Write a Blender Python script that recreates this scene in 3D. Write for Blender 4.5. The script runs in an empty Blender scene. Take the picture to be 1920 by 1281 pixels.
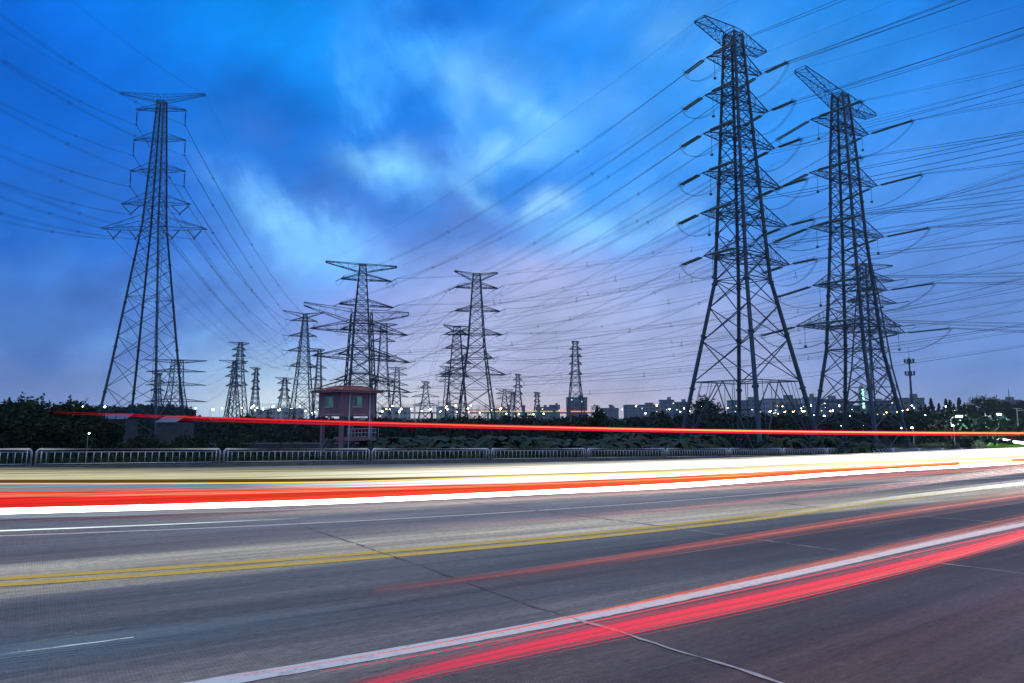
import bpy, math, random
from mathutils import Vector, Matrix
V = Vector
R = math.radians
random.seed(7)
scene = bpy.context.scene
COL = scene.collection

# ------------------------------------------------------------------ camera
F, YH, H = 1245.0, 778.0, 1.44          # focal length and horizon row of the 1920 px photograph, eye height
T = math.atan((YH - 640.5) / F)
cd = bpy.data.cameras.new('camera')
cam = bpy.data.objects.new('camera', cd)
COL.objects.link(cam)
cd.sensor_width = 36.0
cd.lens = 36.0 * F / 1920.0
cd.clip_start, cd.clip_end = 0.1, 30000
cam.location = (0, 0, H)
cam.rotation_euler = (R(90) + T, 0, 0)
scene.camera = cam
EYE = V((0, 0, H))


def ray(x, y):
    u, v = (x - 960) / F, -(y - 640.5) / F
    return V((u, math.cos(T) - v * math.sin(T), math.sin(T) + v * math.cos(T)))


def at(x, y, Y):
    """surveyed point: sight line through (x, y) at forward distance Y"""
    d = ray(x, y)
    return EYE + d * (Y / d.y)


def on_z(x, y, z):
    d = ray(x, y)
    return EYE + d * ((z - H) / d.z)


# ------------------------------------------------------------------ road frame (s along, p across, from a survey of the slab joints)
TH, GR, CR = 0.95444, -0.02812, -0.02267
ex = V((math.sin(TH), math.cos(TH), GR)).normalized()
ey = V((-math.cos(TH), math.sin(TH), CR))
ey = (ey - ex * ey.dot(ex)).normalized()
ez = ex.cross(ey)
ROAD = Matrix((ex, ey, ez)).transposed().to_4x4()


def rp(s, p, z=0.0):
    return ex * s + ey * p + ez * z


def road_hit(x, y):
    d = ray(x, y)
    k = -EYE.dot(ez) / d.dot(ez)
    q = EYE + d * k
    return q.dot(ex), q.dot(ey)


def lane_hit(x, y, p):
    """(s, z) where the sight line meets the upright plane along the lane at offset p"""
    d = ray(x, y)
    k = (p - EYE.dot(ey)) / d.dot(ey)
    q = EYE + d * k
    return q.dot(ex), q.dot(ez)


# ------------------------------------------------------------------ mesh builder
class MB:
    def __init__(self):
        self.v, self.f, self.mi, self.m = [], [], [], 0

    def face(self, *pts):
        b = len(self.v)
        self.v += [tuple(p) for p in pts]
        self.f.append(tuple(range(b, b + len(pts))))
        self.mi.append(self.m)

    def bar(self, a, b, r, r2=None, n=4, cap=True):
        a, b = V(a), V(b)
        d = b - a
        if d.length < 1e-6:
            return
        self.tube([a, b], [r, r if r2 is None else r2], n, cap)

    def tube(self, pts, r, n=6, cap=True):
        pts = [V(p) for p in pts]
        if not isinstance(r, (list, tuple)):
            r = [r] * len(pts)
        base = len(self.v)
        up = None
        for i, p in enumerate(pts):
            d = (pts[min(i + 1, len(pts) - 1)] - pts[max(i - 1, 0)]).normalized()
            if up is None:
                up = V((0, 0, 1)) if abs(d.z) < 0.9 else V((1, 0, 0))
            a = d.cross(up)
            if a.length < 1e-4:
                a = d.cross(V((0.3, 1, 0.2)))
            a.normalize()
            b = d.cross(a).normalized()
            for k in range(n):
                t = 2 * math.pi * (k + 0.5) / n
                self.v.append(tuple(p + (a * math.cos(t) + b * math.sin(t)) * r[i]))
        for i in range(len(pts) - 1):
            for k in range(n):
                q = base + i * n
                self.f.append((q + k, q + (k + 1) % n, q + n + (k + 1) % n, q + n + k))
                self.mi.append(self.m)
        if cap:
            self.f.append(tuple(base + k for k in range(n))[::-1])
            self.mi.append(self.m)
            e = base + (len(pts) - 1) * n
            self.f.append(tuple(e + k for k in range(n)))
            self.mi.append(self.m)

    def box(self, c, s, rz=0.0, top=None):
        """axis box of size s centred at c, turned rz; top = scale of the upper face"""
        c = V(c)
        m = Matrix.Rotation(rz, 3, 'Z')
        tx = ty = 1.0
        if top:
            tx, ty = top
        b = len(self.v)
        for z, kx, ky in ((-.5, 1, 1), (.5, tx, ty)):
            for x, y in ((-.5, -.5), (.5, -.5), (.5, .5), (-.5, .5)):
                self.v.append(tuple(c + m @ V((x * s[0] * kx, y * s[1] * ky, z * s[2]))))
        for q in ((3, 2, 1, 0), (4, 5, 6, 7), (0, 1, 5, 4), (1, 2, 6, 5), (2, 3, 7, 6), (3, 0, 4, 7)):
            self.f.append(tuple(b + i for i in q))
            self.mi.append(self.m)

    def lathe(self, c, prof, n=10):
        base = len(self.v)
        c = V(c)
        for r, z in prof:
            for k in range(n):
                t = 2 * math.pi * k / n
                self.v.append((c.x + r * math.cos(t), c.y + r * math.sin(t), c.z + z))
        for i in range(len(prof) - 1):
            for k in range(n):
                q = base + i * n
                self.f.append((q + k, q + (k + 1) % n, q + n + (k + 1) % n, q + n + k))
                self.mi.append(self.m)
        self.f.append(tuple(base + k for k in range(n))[::-1])
        self.mi.append(self.m)
        e = base + (len(prof) - 1) * n
        self.f.append(tuple(e + k for k in range(n)))
        self.mi.append(self.m)

    def build(self, name, mats, parent=None, smooth=False, matrix=None):
        me = bpy.data.meshes.new(name)
        me.from_pydata(self.v, [], self.f)
        for m in (mats if isinstance(mats, (list, tuple)) else [mats]):
            me.materials.append(m)
        if any(self.mi):
            me.polygons.foreach_set('material_index', self.mi)
        if smooth:
            me.polygons.foreach_set('use_smooth', [True] * len(self.f))
        me.update()
        o = bpy.data.objects.new(name, me)
        COL.objects.link(o)
        if parent:
            o.parent = parent
        if matrix is not None:
            o.matrix_world = matrix
        return o


def tag(o, label=None, cat=None, group=None, kind=None):
    if label:
        o['label'] = label
    if cat:
        o['category'] = cat
    if group:
        o['group'] = group
    if kind:
        o['kind'] = kind
    return o


def empty(name, loc, rz=0.0, label=None, cat=None, group=None):
    o = bpy.data.objects.new(name, None)
    COL.objects.link(o)
    o.location = loc
    o.rotation_euler = (0, 0, rz)
    o.empty_display_size = 0.2
    return tag(o, label, cat, group)


def copy_tree(o, parent=None):
    c = o.copy()
    COL.objects.link(c)
    if parent:
        c.parent = parent
    for ch in list(o.children):
        copy_tree(ch, c)
    return c


# ------------------------------------------------------------------ materials
def mat(name):
    m = bpy.data.materials.new(name)
    m.use_nodes = True
    nt = m.node_tree
    return m, nt, nt.nodes['Principled BSDF']


def N(nt, kind, **kw):
    n = nt.nodes.new(kind)
    for k, v in kw.items():
        if k in n.inputs:
            n.inputs[k].default_value = v
        else:
            setattr(n, k, v)
    return n


def noisy(name, c1, c2, scale=1.0, rough=0.7, metal=0.0, detail=4.0, bump=0.0, stretch=(1, 1, 1)):
    m, nt, b = mat(name)
    tc = N(nt, 'ShaderNodeTexCoord')
    mp = N(nt, 'ShaderNodeMapping')
    mp.inputs['Scale'].default_value = stretch
    nt.links.new(tc.outputs['Object'], mp.inputs[0])
    no = N(nt, 'ShaderNodeTexNoise', Scale=scale, Detail=detail, Roughness=0.65)
    nt.links.new(mp.outputs[0], no.inputs['Vector'])
    rm = N(nt, 'ShaderNodeValToRGB')
    rm.color_ramp.elements[0].position = 0.32
    rm.color_ramp.elements[1].position = 0.68
    rm.color_ramp.elements[0].color = (*c1, 1)
    rm.color_ramp.elements[1].color = (*c2, 1)
    nt.links.new(no.outputs['Fac'], rm.inputs[0])
    nt.links.new(rm.outputs[0], b.inputs['Base Color'])
    b.inputs['Roughness'].default_value = rough
    b.inputs['Metallic'].default_value = metal
    if bump:
        bp = N(nt, 'ShaderNodeBump', Strength=bump, Distance=0.05)
        nt.links.new(no.outputs['Fac'], bp.inputs['Height'])
        nt.links.new(bp.outputs[0], b.inputs['Normal'])
    return m


def glow(name, col, strength, vary=0.0, scale=0.25):
    """a lamp or the drawn-out light of lamps: brightness wavers along its length"""
    m, nt, b = mat(name)
    nt.nodes.remove(b)
    em = N(nt, 'ShaderNodeEmission')
    em.inputs['Color'].default_value = (*col, 1)
    em.inputs['Strength'].default_value = strength
    if vary:
        tc = N(nt, 'ShaderNodeTexCoord')
        no = N(nt, 'ShaderNodeTexNoise', Scale=scale, Detail=2.0)
        nt.links.new(tc.outputs['Object'], no.inputs['Vector'])
        mr = N(nt, 'ShaderNodeMapRange')
        mr.inputs['From Min'].default_value = 0.35
        mr.inputs['From Max'].default_value = 0.65
        mr.inputs['To Min'].default_value = strength * (1 - vary)
        mr.inputs['To Max'].default_value = strength * (1 + vary)
        nt.links.new(no.outputs['Fac'], mr.inputs['Value'])
        nt.links.new(mr.outputs[0], em.inputs['Strength'])
    nt.links.new(em.outputs[0], nt.nodes['Material Output'].inputs[0])
    return m


M = {}
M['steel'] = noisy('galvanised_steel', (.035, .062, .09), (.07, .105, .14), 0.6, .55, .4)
M['far_steel'] = noisy('weathered_steel', (.028, .048, .07), (.055, .08, .105), 0.2, .6, .3)
M['insulator'] = noisy('insulator_glaze', (.04, .12, .16), (.07, .18, .22), 1.5, .3)
M['cable'] = noisy('aluminium_cable', (.05, .06, .075), (.08, .09, .105), 0.3, .5, .5)
M['leaf'] = noisy('dark_leaf', (.008, .020, .010), (.024, .044, .017), 0.55, .8)
M['leaf_far'] = noisy('distant_leaf', (.008, .020, .014), (.020, .036, .022), 0.2, .85)
M['banana'] = noisy('banana_leaf', (.008, .022, .015), (.024, .050, .028), .8, .55)
M['bark'] = noisy('bark', (.05, .04, .03), (.10, .08, .06), 3, .9)
M['field'] = noisy('field_earth', (.010, .018, .008), (.028, .036, .016), 0.12, .95, 0, 8)
M['grass'] = noisy('grass_blade', (.025, .045, .018), (.07, .095, .035), 0.4, .7)
M['lawn'] = noisy('lawn', (.13, .30, .03), (.22, .42, .06), 0.8, .8)
M['fence'] = noisy('stainless_pipe', (.50, .51, .54), (.66, .67, .70), 2.0, .32, .7)
M['kerb'] = noisy('kerb_stone', (.10, .10, .10), (.17, .165, .16), 1.5, .85)
M['pink'] = noisy('pink_plaster', (.27, .125, .15), (.42, .21, .235), 0.7, .85, stretch=(1, 1, .35))
M['tile'] = noisy('red_roof_tile', (.20, .035, .03), (.30, .06, .05), 2.5, .7)
M['pipe'] = noisy('pale_pipe', (.55, .57, .62), (.68, .70, .74), 1.0, .4)
M['frame'] = noisy('window_frame', (.50, .52, .52), (.6, .62, .62), 1.0, .5)
M['white_post'] = noisy('white_paint', (.62, .63, .63), (.75, .76, .76), 1.0, .5)
M['blue_roof'] = noisy('blue_sheet_roof', (.045, .10, .24), (.08, .15, .32), 0.5, .5)
M['shed'] = noisy('shed_wall', (.05, .052, .055), (.10, .10, .10), 0.8, .9)
M['concrete'] = noisy('pier_concrete', (.16, .17, .19), (.22, .23, .25), 0.3, .9)
M['soil'] = noisy('heaped_soil', (.05, .035, .025), (.10, .07, .05), 1.2, .95, bump=.5)


for q in ('leaf', 'leaf_far', 'banana', 'grass', 'field', 'lawn', 'soil'):
    M[q].node_tree.nodes['Principled BSDF'].inputs['Specular IOR Level'].default_value = .12


def glass_mat(name, col):
    m, nt, b = mat(name)
    b.inputs['Base Color'].default_value = (*col, 1)
    b.inputs['Roughness'].default_value = 0.08
    b.inputs['Metallic'].default_value = 0.0
    b.inputs['Specular IOR Level'].default_value = 0.8
    return m


M['glass'] = glass_mat('window_glass', (.03, .07, .06))
M['glass_lit'] = glow('curtained_window', (.10, .30, .26), 0.32, .4, 1.2)


def road_mat():
    m, nt, b = mat('grooved_concrete')
    L = nt.links.new
    tc = N(nt, 'ShaderNodeTexCoord')
    sep = N(nt, 'ShaderNodeSeparateXYZ')
    L(tc.outputs['Object'], sep.inputs[0])

    def noise(scale, stretch, detail=4.0, rough=.6, loc=(0, 0, 0)):
        mp = N(nt, 'ShaderNodeMapping')
        mp.inputs['Scale'].default_value = stretch
        mp.inputs['Location'].default_value = loc
        L(tc.outputs['Object'], mp.inputs[0])
        no = N(nt, 'ShaderNodeTexNoise', Scale=scale, Detail=detail, Roughness=rough)
        L(mp.outputs[0], no.inputs['Vector'])
        return no.outputs['Fac']

    def ramp(fac, stops):
        r = N(nt, 'ShaderNodeValToRGB')
        e = r.color_ramp.elements
        while len(e) < len(stops):
            e.new(.5)
        for i, (p, c) in enumerate(stops):
            e[i].position = p
            e[i].color = (*c, 1) if len(c) == 3 else c
        L(fac, r.inputs[0])
        return r.outputs[0]

    def mix(mode, fac, a, c):
        x = N(nt, 'ShaderNodeMix', data_type='RGBA', blend_type=mode)
        if isinstance(fac, float):
            x.inputs[0].default_value = fac
        else:
            L(fac, x.inputs[0])
        for sock, val in ((x.inputs[6], a), (x.inputs[7], c)):
            if isinstance(val, tuple):
                sock.default_value = (*val, 1)
            else:
                L(val, sock)
        return x.outputs[2]

    # tone across the carriageway: worn strip with painted cream trail light beyond the yellow line, darker polished lane on this side
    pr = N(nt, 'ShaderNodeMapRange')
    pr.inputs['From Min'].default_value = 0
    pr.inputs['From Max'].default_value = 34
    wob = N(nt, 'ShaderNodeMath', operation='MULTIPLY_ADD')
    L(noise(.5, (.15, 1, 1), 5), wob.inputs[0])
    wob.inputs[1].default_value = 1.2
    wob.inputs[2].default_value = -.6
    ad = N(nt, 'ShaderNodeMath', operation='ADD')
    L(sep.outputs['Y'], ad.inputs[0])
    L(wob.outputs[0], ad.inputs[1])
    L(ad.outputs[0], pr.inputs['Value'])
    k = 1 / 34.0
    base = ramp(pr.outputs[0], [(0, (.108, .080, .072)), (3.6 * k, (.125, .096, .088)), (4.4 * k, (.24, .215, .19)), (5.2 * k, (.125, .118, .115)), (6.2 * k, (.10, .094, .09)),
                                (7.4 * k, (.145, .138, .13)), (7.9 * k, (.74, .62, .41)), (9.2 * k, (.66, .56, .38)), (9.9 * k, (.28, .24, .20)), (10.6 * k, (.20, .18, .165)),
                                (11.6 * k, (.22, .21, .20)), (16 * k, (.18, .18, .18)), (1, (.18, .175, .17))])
    blot = ramp(noise(.55, (.12, 1, 1), 6, .65, (3, 1, 0)), [(.33, (.42, .42, .43)), (.5, (.95, .95, .95)), (.68, (1.75, 1.68, 1.6))])
    c = mix('MULTIPLY', 1.0, base, blot)
    fine = ramp(noise(30, (.3, 1, 1), 6, .8), [(.32, (.45, .45, .45)), (.68, (1.6, 1.6, 1.6))])
    c = mix('MULTIPLY', .9, c, fine)
    drag = ramp(noise(1.6, (.06, 2.2, 1), 5, .7, (2, 8, 0)), [(.36, (.6, .6, .6)), (.64, (1.4, 1.4, 1.4))])
    c = mix('MULTIPLY', .85, c, drag)
    # rust brown oil stain patches
    st = ramp(noise(.22, (.3, 1.3, 1), 5, .6, (9, 4, 0)), [(.55, (0, 0, 0)), (.68, (1, 1, 1))])
    c = mix('MULTIPLY', st, c, (.78, .66, .56))
    # transverse grooves
    wv = N(nt, 'ShaderNodeTexWave', wave_type='BANDS', bands_direction='X', wave_profile='SIN')
    wv.inputs['Scale'].default_value = 13.0
    wv.inputs['Distortion'].default_value = 2.2
    wv.inputs['Detail'].default_value = 2.0
    L(tc.outputs['Object'], wv.inputs['Vector'])
    gv = ramp(wv.outputs['Fac'], [(.15, (.55, .55, .55)), (.6, (1.12, 1.12, 1.12))])
    gm = ramp(noise(.35, (.5, 1, 1), 3, .5, (1, 7, 0)), [(.38, (.03, .03, .03)), (.66, (.55, .55, .55))])
    c = mix('MULTIPLY', gm, c, gv)
    # scattered pale grit
    vo = N(nt, 'ShaderNodeTexVoronoi', feature='F1')
    vo.inputs['Scale'].default_value = 2.6
    L(tc.outputs['Object'], vo.inputs['Vector'])
    gr = ramp(vo.outputs['Distance'], [(.018, (1, 1, 1)), (.026, (0, 0, 0))])
    c = mix('MIX', gr, c, (.45, .43, .42))
    # slabs: fine lengthwise joint lines in p
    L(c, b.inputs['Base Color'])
    rr = N(nt, 'ShaderNodeMapRange')
    rr.inputs['To Min'].default_value = .40
    rr.inputs['To Max'].default_value = .74
    b.inputs['Specular IOR Level'].default_value = .42
    L(noise(.7, (.15, 1, 1), 5, .6, (5, 2, 0)), rr.inputs['Value'])
    L(rr.outputs[0], b.inputs['Roughness'])
    sm = N(nt, 'ShaderNodeMath', operation='ADD')
    L(wv.outputs['Fac'], sm.inputs[0])
    L(noise(60, (1, 1, 1), 4, .7), sm.inputs[1])
    bp = N(nt, 'ShaderNodeBump', Strength=.35, Distance=.01)
    L(sm.outputs[0], bp.inputs['Height'])
    L(bp.outputs[0], b.inputs['Normal'])
    return m


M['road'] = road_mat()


def paint(name, col, worn):
    m, nt, b = mat(name)
    tc = N(nt, 'ShaderNodeTexCoord')
    no = N(nt, 'ShaderNodeTexNoise', Scale=9.0, Detail=7.0, Roughness=.7)
    nt.links.new(tc.outputs['Object'], no.inputs['Vector'])
    rm = N(nt, 'ShaderNodeValToRGB')
    rm.color_ramp.elements[0].position = .34
    rm.color_ramp.elements[1].position = .46
    rm.color_ramp.elements[0].color = (*worn, 1)
    rm.color_ramp.elements[1].color = (*col, 1)
    nt.links.new(no.outputs['Fac'], rm.inputs[0])
    nt.links.new(rm.outputs[0], b.inputs['Base Color'])
    b.inputs['Roughness'].default_value = .55
    return m


M['yellow'] = paint('yellow_road_paint', (.96, .60, .015), (.66, .43, .07))
M['white'] = paint('white_road_paint', (.86, .83, .82), (.50, .48, .47))
M['joint_dark'] = noisy('tarred_joint', (.06, .06, .062), (.19, .185, .18), 3, .7)
M['joint_pale'] = noisy('sealed_joint', (.40, .40, .41), (.62, .62, .63), 6, .7)


def city_mat(name, wall, glass, sx, sz):
    """wall with a grid of dark windows"""
    m, nt, b = mat(name)
    L = nt.links.new
    tc = N(nt, 'ShaderNodeTexCoord')
    sp = N(nt, 'ShaderNodeSeparateXYZ')
    L(tc.outputs['Object'], sp.inputs[0])
    a = N(nt, 'ShaderNodeMath', operation='ADD')
    L(sp.outputs['X'], a.inputs[0])
    L(sp.outputs['Y'], a.inputs[1])

    def band(sock, period, duty):
        q = N(nt, 'ShaderNodeMath', operation='DIVIDE')
        L(sock, q.inputs[0])
        q.inputs[1].default_value = period
        fr = N(nt, 'ShaderNodeMath', operation='FRACT')
        L(q.outputs[0], fr.inputs[0])
        lt = N(nt, 'ShaderNodeMath', operation='LESS_THAN')
        L(fr.outputs[0], lt.inputs[0])
        lt.inputs[1].default_value = duty
        return lt.outputs[0]
    mu = N(nt, 'ShaderNodeMath', operation='MULTIPLY')
    L(band(a.outputs[0], sx, .55), mu.inputs[0])
    L(band(sp.outputs['Z'], sz, .5), mu.inputs[1])
    x = N(nt, 'ShaderNodeMix', data_type='RGBA')
    L(mu.outputs[0], x.inputs[0])
    x.inputs[6].default_value = (*wall, 1)
    x.inputs[7].default_value = (*glass, 1)
    L(x.outputs[2], b.inputs['Base Color'])
    b.inputs['Roughness'].default_value = .6
    return m


M['city1'] = city_mat('grey_block_wall', (.20, .23, .27), (.07, .09, .12), 4.0, 3.4)
M['city2'] = city_mat('pale_block_wall', (.40, .40, .40), (.10, .11, .13), 5.0, 3.6)
M['city3'] = city_mat('dark_block_wall', (.12, .14, .17), (.05, .06, .08), 3.6, 3.2)
M['lit_cool'] = glow('lit_window_cool', (.75, 1, .85), 2.2)
M['lit_warm'] = glow('lit_window_warm', (1, .62, .2), 2.5)
M['lamp_cool'] = glow('lamp_cool', (.8, 1, .92), 30)
M['lamp_warm'] = glow('lamp_warm', (1, .52, .12), 40)
M['flood'] = glow('floodlight', (.72, 1, .95), 55)

# ------------------------------------------------------------------ world: dusk sky with drawn-out cloud
w = bpy.data.worlds.new('World')
scene.world = w
w.use_nodes = True
nt = w.node_tree
L = nt.links.new
bg = nt.nodes['Background']
tc = N(nt, 'ShaderNodeTexCoord')
sp = N(nt, 'ShaderNodeSeparateXYZ')
L(tc.outputs['Generated'], sp.inputs[0])


def mth(op, a, b=None, c=None):
    n = N(nt, 'ShaderNodeMath', operation=op)
    for i, q in enumerate((a, b, c)):
        if q is None:
            continue
        if isinstance(q, (int, float)):
            n.inputs[i].default_value = q
        else:
            L(q, n.inputs[i])
    return n.outputs[0]


az = mth('MULTIPLY', mth('ARCTAN2', sp.outputs[0], sp.outputs[1]), 57.29578)    # degrees east of the view
el = mth('MULTIPLY', mth('ARCSINE', sp.outputs[2]), 57.29578)


def wnoise(scale, stretch, detail=5.0, rough=.55, loc=(0, 0, 0), rot=0.0):
    cb = N(nt, 'ShaderNodeCombineXYZ')
    L(az, cb.inputs[0])
    L(el, cb.inputs[1])
    m0 = N(nt, 'ShaderNodeMapping')
    m0.inputs['Rotation'].default_value = (0, 0, rot)
    L(cb.outputs[0], m0.inputs[0])
    m1 = N(nt, 'ShaderNodeMapping')
    m1.inputs['Scale'].default_value = (*stretch, 1)
    m1.inputs['Location'].default_value = loc
    L(m0.outputs[0], m1.inputs[0])
    n = N(nt, 'ShaderNodeTexNoise', Scale=scale, Detail=detail, Roughness=rough)
    L(m1.outputs[0], n.inputs['Vector'])
    return n


wa = wnoise(.085, (1, 1), 4, .55)
ws = N(nt, 'ShaderNodeSeparateColor')
L(wa.outputs['Color'], ws.inputs[0])
azw = mth('ADD', az, mth('MULTIPLY', mth('SUBTRACT', ws.outputs[0], .5), 9))
elw = mth('ADD', el, mth('MULTIPLY', mth('SUBTRACT', ws.outputs[1], .5), 6))


def srgb(c):
    return tuple((q / 255 / 12.92) if q / 255 <= .04045 else ((q / 255 + .055) / 1.055) ** 2.4 for q in c)


er = N(nt, 'ShaderNodeMapRange')
er.inputs['From Min'].default_value = -2
er.inputs['From Max'].default_value = 60
L(elw, er.inputs['Value'])
cr = N(nt, 'ShaderNodeValToRGB')
stops = [(-2, (150, 168, 214)), (1, (150, 172, 222)), (5, (138, 170, 232)), (10, (104, 157, 240)), (15, (54, 142, 240)), (20, (8, 132, 240)), (28, (0, 136, 248)), (60, (0, 90, 190))]
e = cr.color_ramp.elements
while len(e) < len(stops):
    e.new(.5)
for i, (d, c) in enumerate(stops):
    e[i].position = (d + 2) / 62
    e[i].color = (*srgb(c), 1)
L(er.outputs[0], cr.inputs[0])
sky = cr.outputs[0]


def azel(x, y):
    d = ray(x, y).normalized()
    return math.degrees(math.atan2(d.x, d.y)), math.degrees(math.asin(d.z))


def blob(x, y, rx, ry, col, amt, rot=0.0, soft=1.0, nz=None, raw=False, gain=1.0):
    """a cloud patch: centre and half sizes as degrees measured from the photograph's frame"""
    global sky
    a0, e0 = azel(x, y)
    rx, ry = rx / 22.0, ry / 22.0
    da, de = mth('SUBTRACT', az if raw else azw, a0), mth('SUBTRACT', el if raw else elw, e0)
    ca, sa = math.cos(R(rot)), math.sin(R(rot))
    u = mth('DIVIDE', mth('ADD', mth('MULTIPLY', da, ca), mth('MULTIPLY', de, sa)), rx)
    v = mth('DIVIDE', mth('SUBTRACT', mth('MULTIPLY', de, ca), mth('MULTIPLY', da, sa)), ry)
    q = mth('ADD', mth('MULTIPLY', u, u), mth('MULTIPLY', v, v))
    g = mth('EXPONENT', mth('MULTIPLY', q, -soft))
    f = mth('MULTIPLY', g, amt)
    if nz is not None:
        f = mth('MULTIPLY', f, nz)
    x_ = N(nt, 'ShaderNodeMix', data_type='RGBA', clamp_factor=True)
    L(f, x_.inputs[0])
    L(sky, x_.inputs[6])
    x_.inputs[7].default_value = (*[q * gain for q in srgb(col)], 1)
    sky = x_.outputs[2]


def shaped(n, lo, hi):
    m = N(nt, 'ShaderNodeMapRange', interpolation_type='SMOOTHSTEP')
    m.inputs['From Min'].default_value = lo
    m.inputs['From Max'].default_value = hi
    L(n.outputs['Fac'], m.inputs['Value'])
    return m.outputs[0]


def floor_(s, lo):
    return mth('MULTIPLY_ADD', s, 1 - lo, lo)


puff = floor_(shaped(wnoise(.20, (1, 1.3), 7, .55, (3, 7, 0), R(-40)), .34, .62), .25)
streak = floor_(shaped(wnoise(.22, (.34, 1.5), 6, .55, (11, 2, 0), R(-38)), .36, .62), .2)
fall = floor_(shaped(wnoise(.21, (1.25, .72), 6, .56, (5, 9, 0), R(-34)), .34, .62), .2)
# broad tones
blob(110, 260, 380, 280, (0, 102, 216), .85)
blob(-30, -30, 240, 170, (0, 76, 172), .9, raw=True)
blob(240, 40, 240, 110, (0, 112, 240), .7)
blob(557, 50, 260, 110, (0, 150, 255), .9)
blob(1260, 130, 420, 230, (66, 160, 255), .85)
blob(1062, 100, 110, 60, (14, 138, 250), .7)
blob(1700, 90, 330, 170, (10, 140, 240), .7)
blob(1960, -30, 170, 120, (0, 92, 192), .8, raw=True)
blob(1760, 330, 330, 190, (70, 148, 244), .7)
blob(980, 600, 340, 130, (184, 194, 236), .85)
blob(1000, 735, 420, 70, (198, 196, 214), .6)
blob(1220, 650, 330, 110, (168, 184, 230), .75)
blob(1010, 520, 110, 40, (186, 182, 230), .6, 10)
blob(1850, 590, 260, 190, (90, 134, 206), .8)
blob(60, 590, 260, 140, (50, 122, 206), .85)
blob(90, 710, 240, 60, (100, 128, 194), .8, raw=True)
blob(430, 600, 200, 130, (84, 152, 240), .7)
blob(500, 268, 150, 60, (0, 122, 228), .8)
blob(641, 352, 170, 66, (38, 120, 222), .85, -8)
# dusky banks
blob(838, 20, 130, 52, (0, 108, 218), .95, 0, 1)
blob(520, 205, 200, 46, (8, 114, 220), .85, -8, 1)
blob(460, 238, 110, 40, (52, 120, 216), .7, 0, 1, puff)
blob(753, 190, 50, 64, (0, 116, 226), .95, -10, 1.1)
blob(690, 236, 60, 30, (4, 116, 224), .8, 0, 1)
blob(810, 285, 70, 40, (66, 128, 220), .8, 0, 1)
blob(866, 412, 180, 60, (98, 142, 228), .8, -8, 1, puff)
blob(640, 405, 130, 40, (70, 122, 214), .7, -10, 1, puff)
blob(760, 520, 200, 40, (116, 152, 232), .6, 0, 1, streak)
blob(330, 650, 150, 44, (78, 118, 202), .7, 0, 1, puff)
blob(200, 560, 150, 34, (78, 112, 198), .6, 0, 1, puff)
blob(320, 420, 180, 60, (28, 118, 226), .6, 10, 1, puff)
blob(1080, 300, 110, 40, (54, 140, 240), .6, 30, 1, puff)
# bright cloud
blob(680, 140, 62, 84, (64, 162, 255), .95, -8, 1.2, fall, gain=1.14)
blob(690, 205, 34, 34, (92, 180, 255), .85, 0, 1.2, fall, gain=1.14)
blob(830, 130, 130, 70, (74, 166, 255), .95, -40, 1.0, fall, gain=1.14)
blob(950, 190, 150, 66, (84, 166, 255), .95, -32, 1.0, streak, gain=1.14)
blob(978, 208, 90, 28, (122, 194, 255), 1.0, -22, 1.0, puff, gain=1.14)
blob(850, 165, 40, 34, (112, 190, 255), .9, -40, 1.0, puff, gain=1.14)
blob(855, 238, 30, 60, (98, 176, 252), .9, -6, 1.0, fall, gain=1.14)
blob(722, 314, 76, 38, (136, 210, 255), 1.1, -6, 1.1, fall, gain=1.14)
blob(740, 348, 60, 40, (84, 164, 246), .8, 0, 1.0, fall, gain=1.14)
blob(945, 292, 84, 34, (132, 198, 252), 1.1, 12, 1.1, puff, gain=1.14)
blob(1000, 262, 110, 40, (92, 172, 250), .8, 24, 1.0, streak, gain=1.14)
blob(884, 360, 66, 24, (116, 184, 248), 1.0, -28, 1.1, puff, gain=1.14)
blob(1030, 378, 52, 22, (140, 200, 254), 1.0, 26, 1.1, puff, gain=1.14)
blob(505, 395, 100, 34, (92, 172, 250), .95, -32, 1.0, fall, gain=1.14)
blob(550, 425, 100, 46, (124, 196, 255), 1.05, -26, 1.0, fall, gain=1.14)
blob(590, 482, 120, 42, (118, 190, 255), 1.0, -10, 1.0, puff, gain=1.14)
blob(540, 520, 130, 30, (104, 176, 250), .9, 0, 1.0, streak, gain=1.14)
blob(1110, 428, 90, 40, (124, 198, 255), 1.0, 10, 1.0, puff, gain=1.14)
blob(1180, 436, 120, 30, (122, 194, 255), .95, 8, 1.0, streak, gain=1.14)
blob(1220, 350, 140, 60, (92, 172, 254), .7, 30, 1.0, streak, gain=1.14)
blob(440, 640, 170, 34, (118, 184, 252), .95, -4, 1.0, streak, gain=1.14)
blob(400, 590, 130, 24, (104, 170, 246), .7, -12, 1.0, streak, gain=1.14)
blob(500, 700, 150, 40, (140, 198, 246), .85, 0, 1)
blob(1010, 500, 230, 30, (154, 184, 242), .6, 22, 1, streak, gain=1.14)
blob(150, 430, 200, 50, (20, 124, 232), .5, -10, 1, streak, gain=1.14)
# glow of the lit ground over the horizon
blob(555, 772, 150, 46, (214, 246, 238), 1.0, raw=True, gain=1.5)
blob(800, 772, 190, 42, (214, 240, 244), 1.0, raw=True, gain=1.4)
blob(620, 770, 380, 100, (170, 206, 240), .55, raw=True)
blob(980, 775, 300, 46, (222, 206, 208), .85, raw=True)
blob(1100, 690, 340, 90, (172, 180, 220), .6, raw=True)
blob(1500, 780, 320, 40, (172, 182, 205), .6, raw=True)
blob(1300, 60, 200, 60, (96, 176, 255), .7, -20, 1, streak)
blob(1130, 200, 150, 50, (92, 172, 254), .7, -28, 1, puff)
blob(1560, 330, 240, 60, (92, 164, 250), .5, -14, 1, streak)
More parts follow.
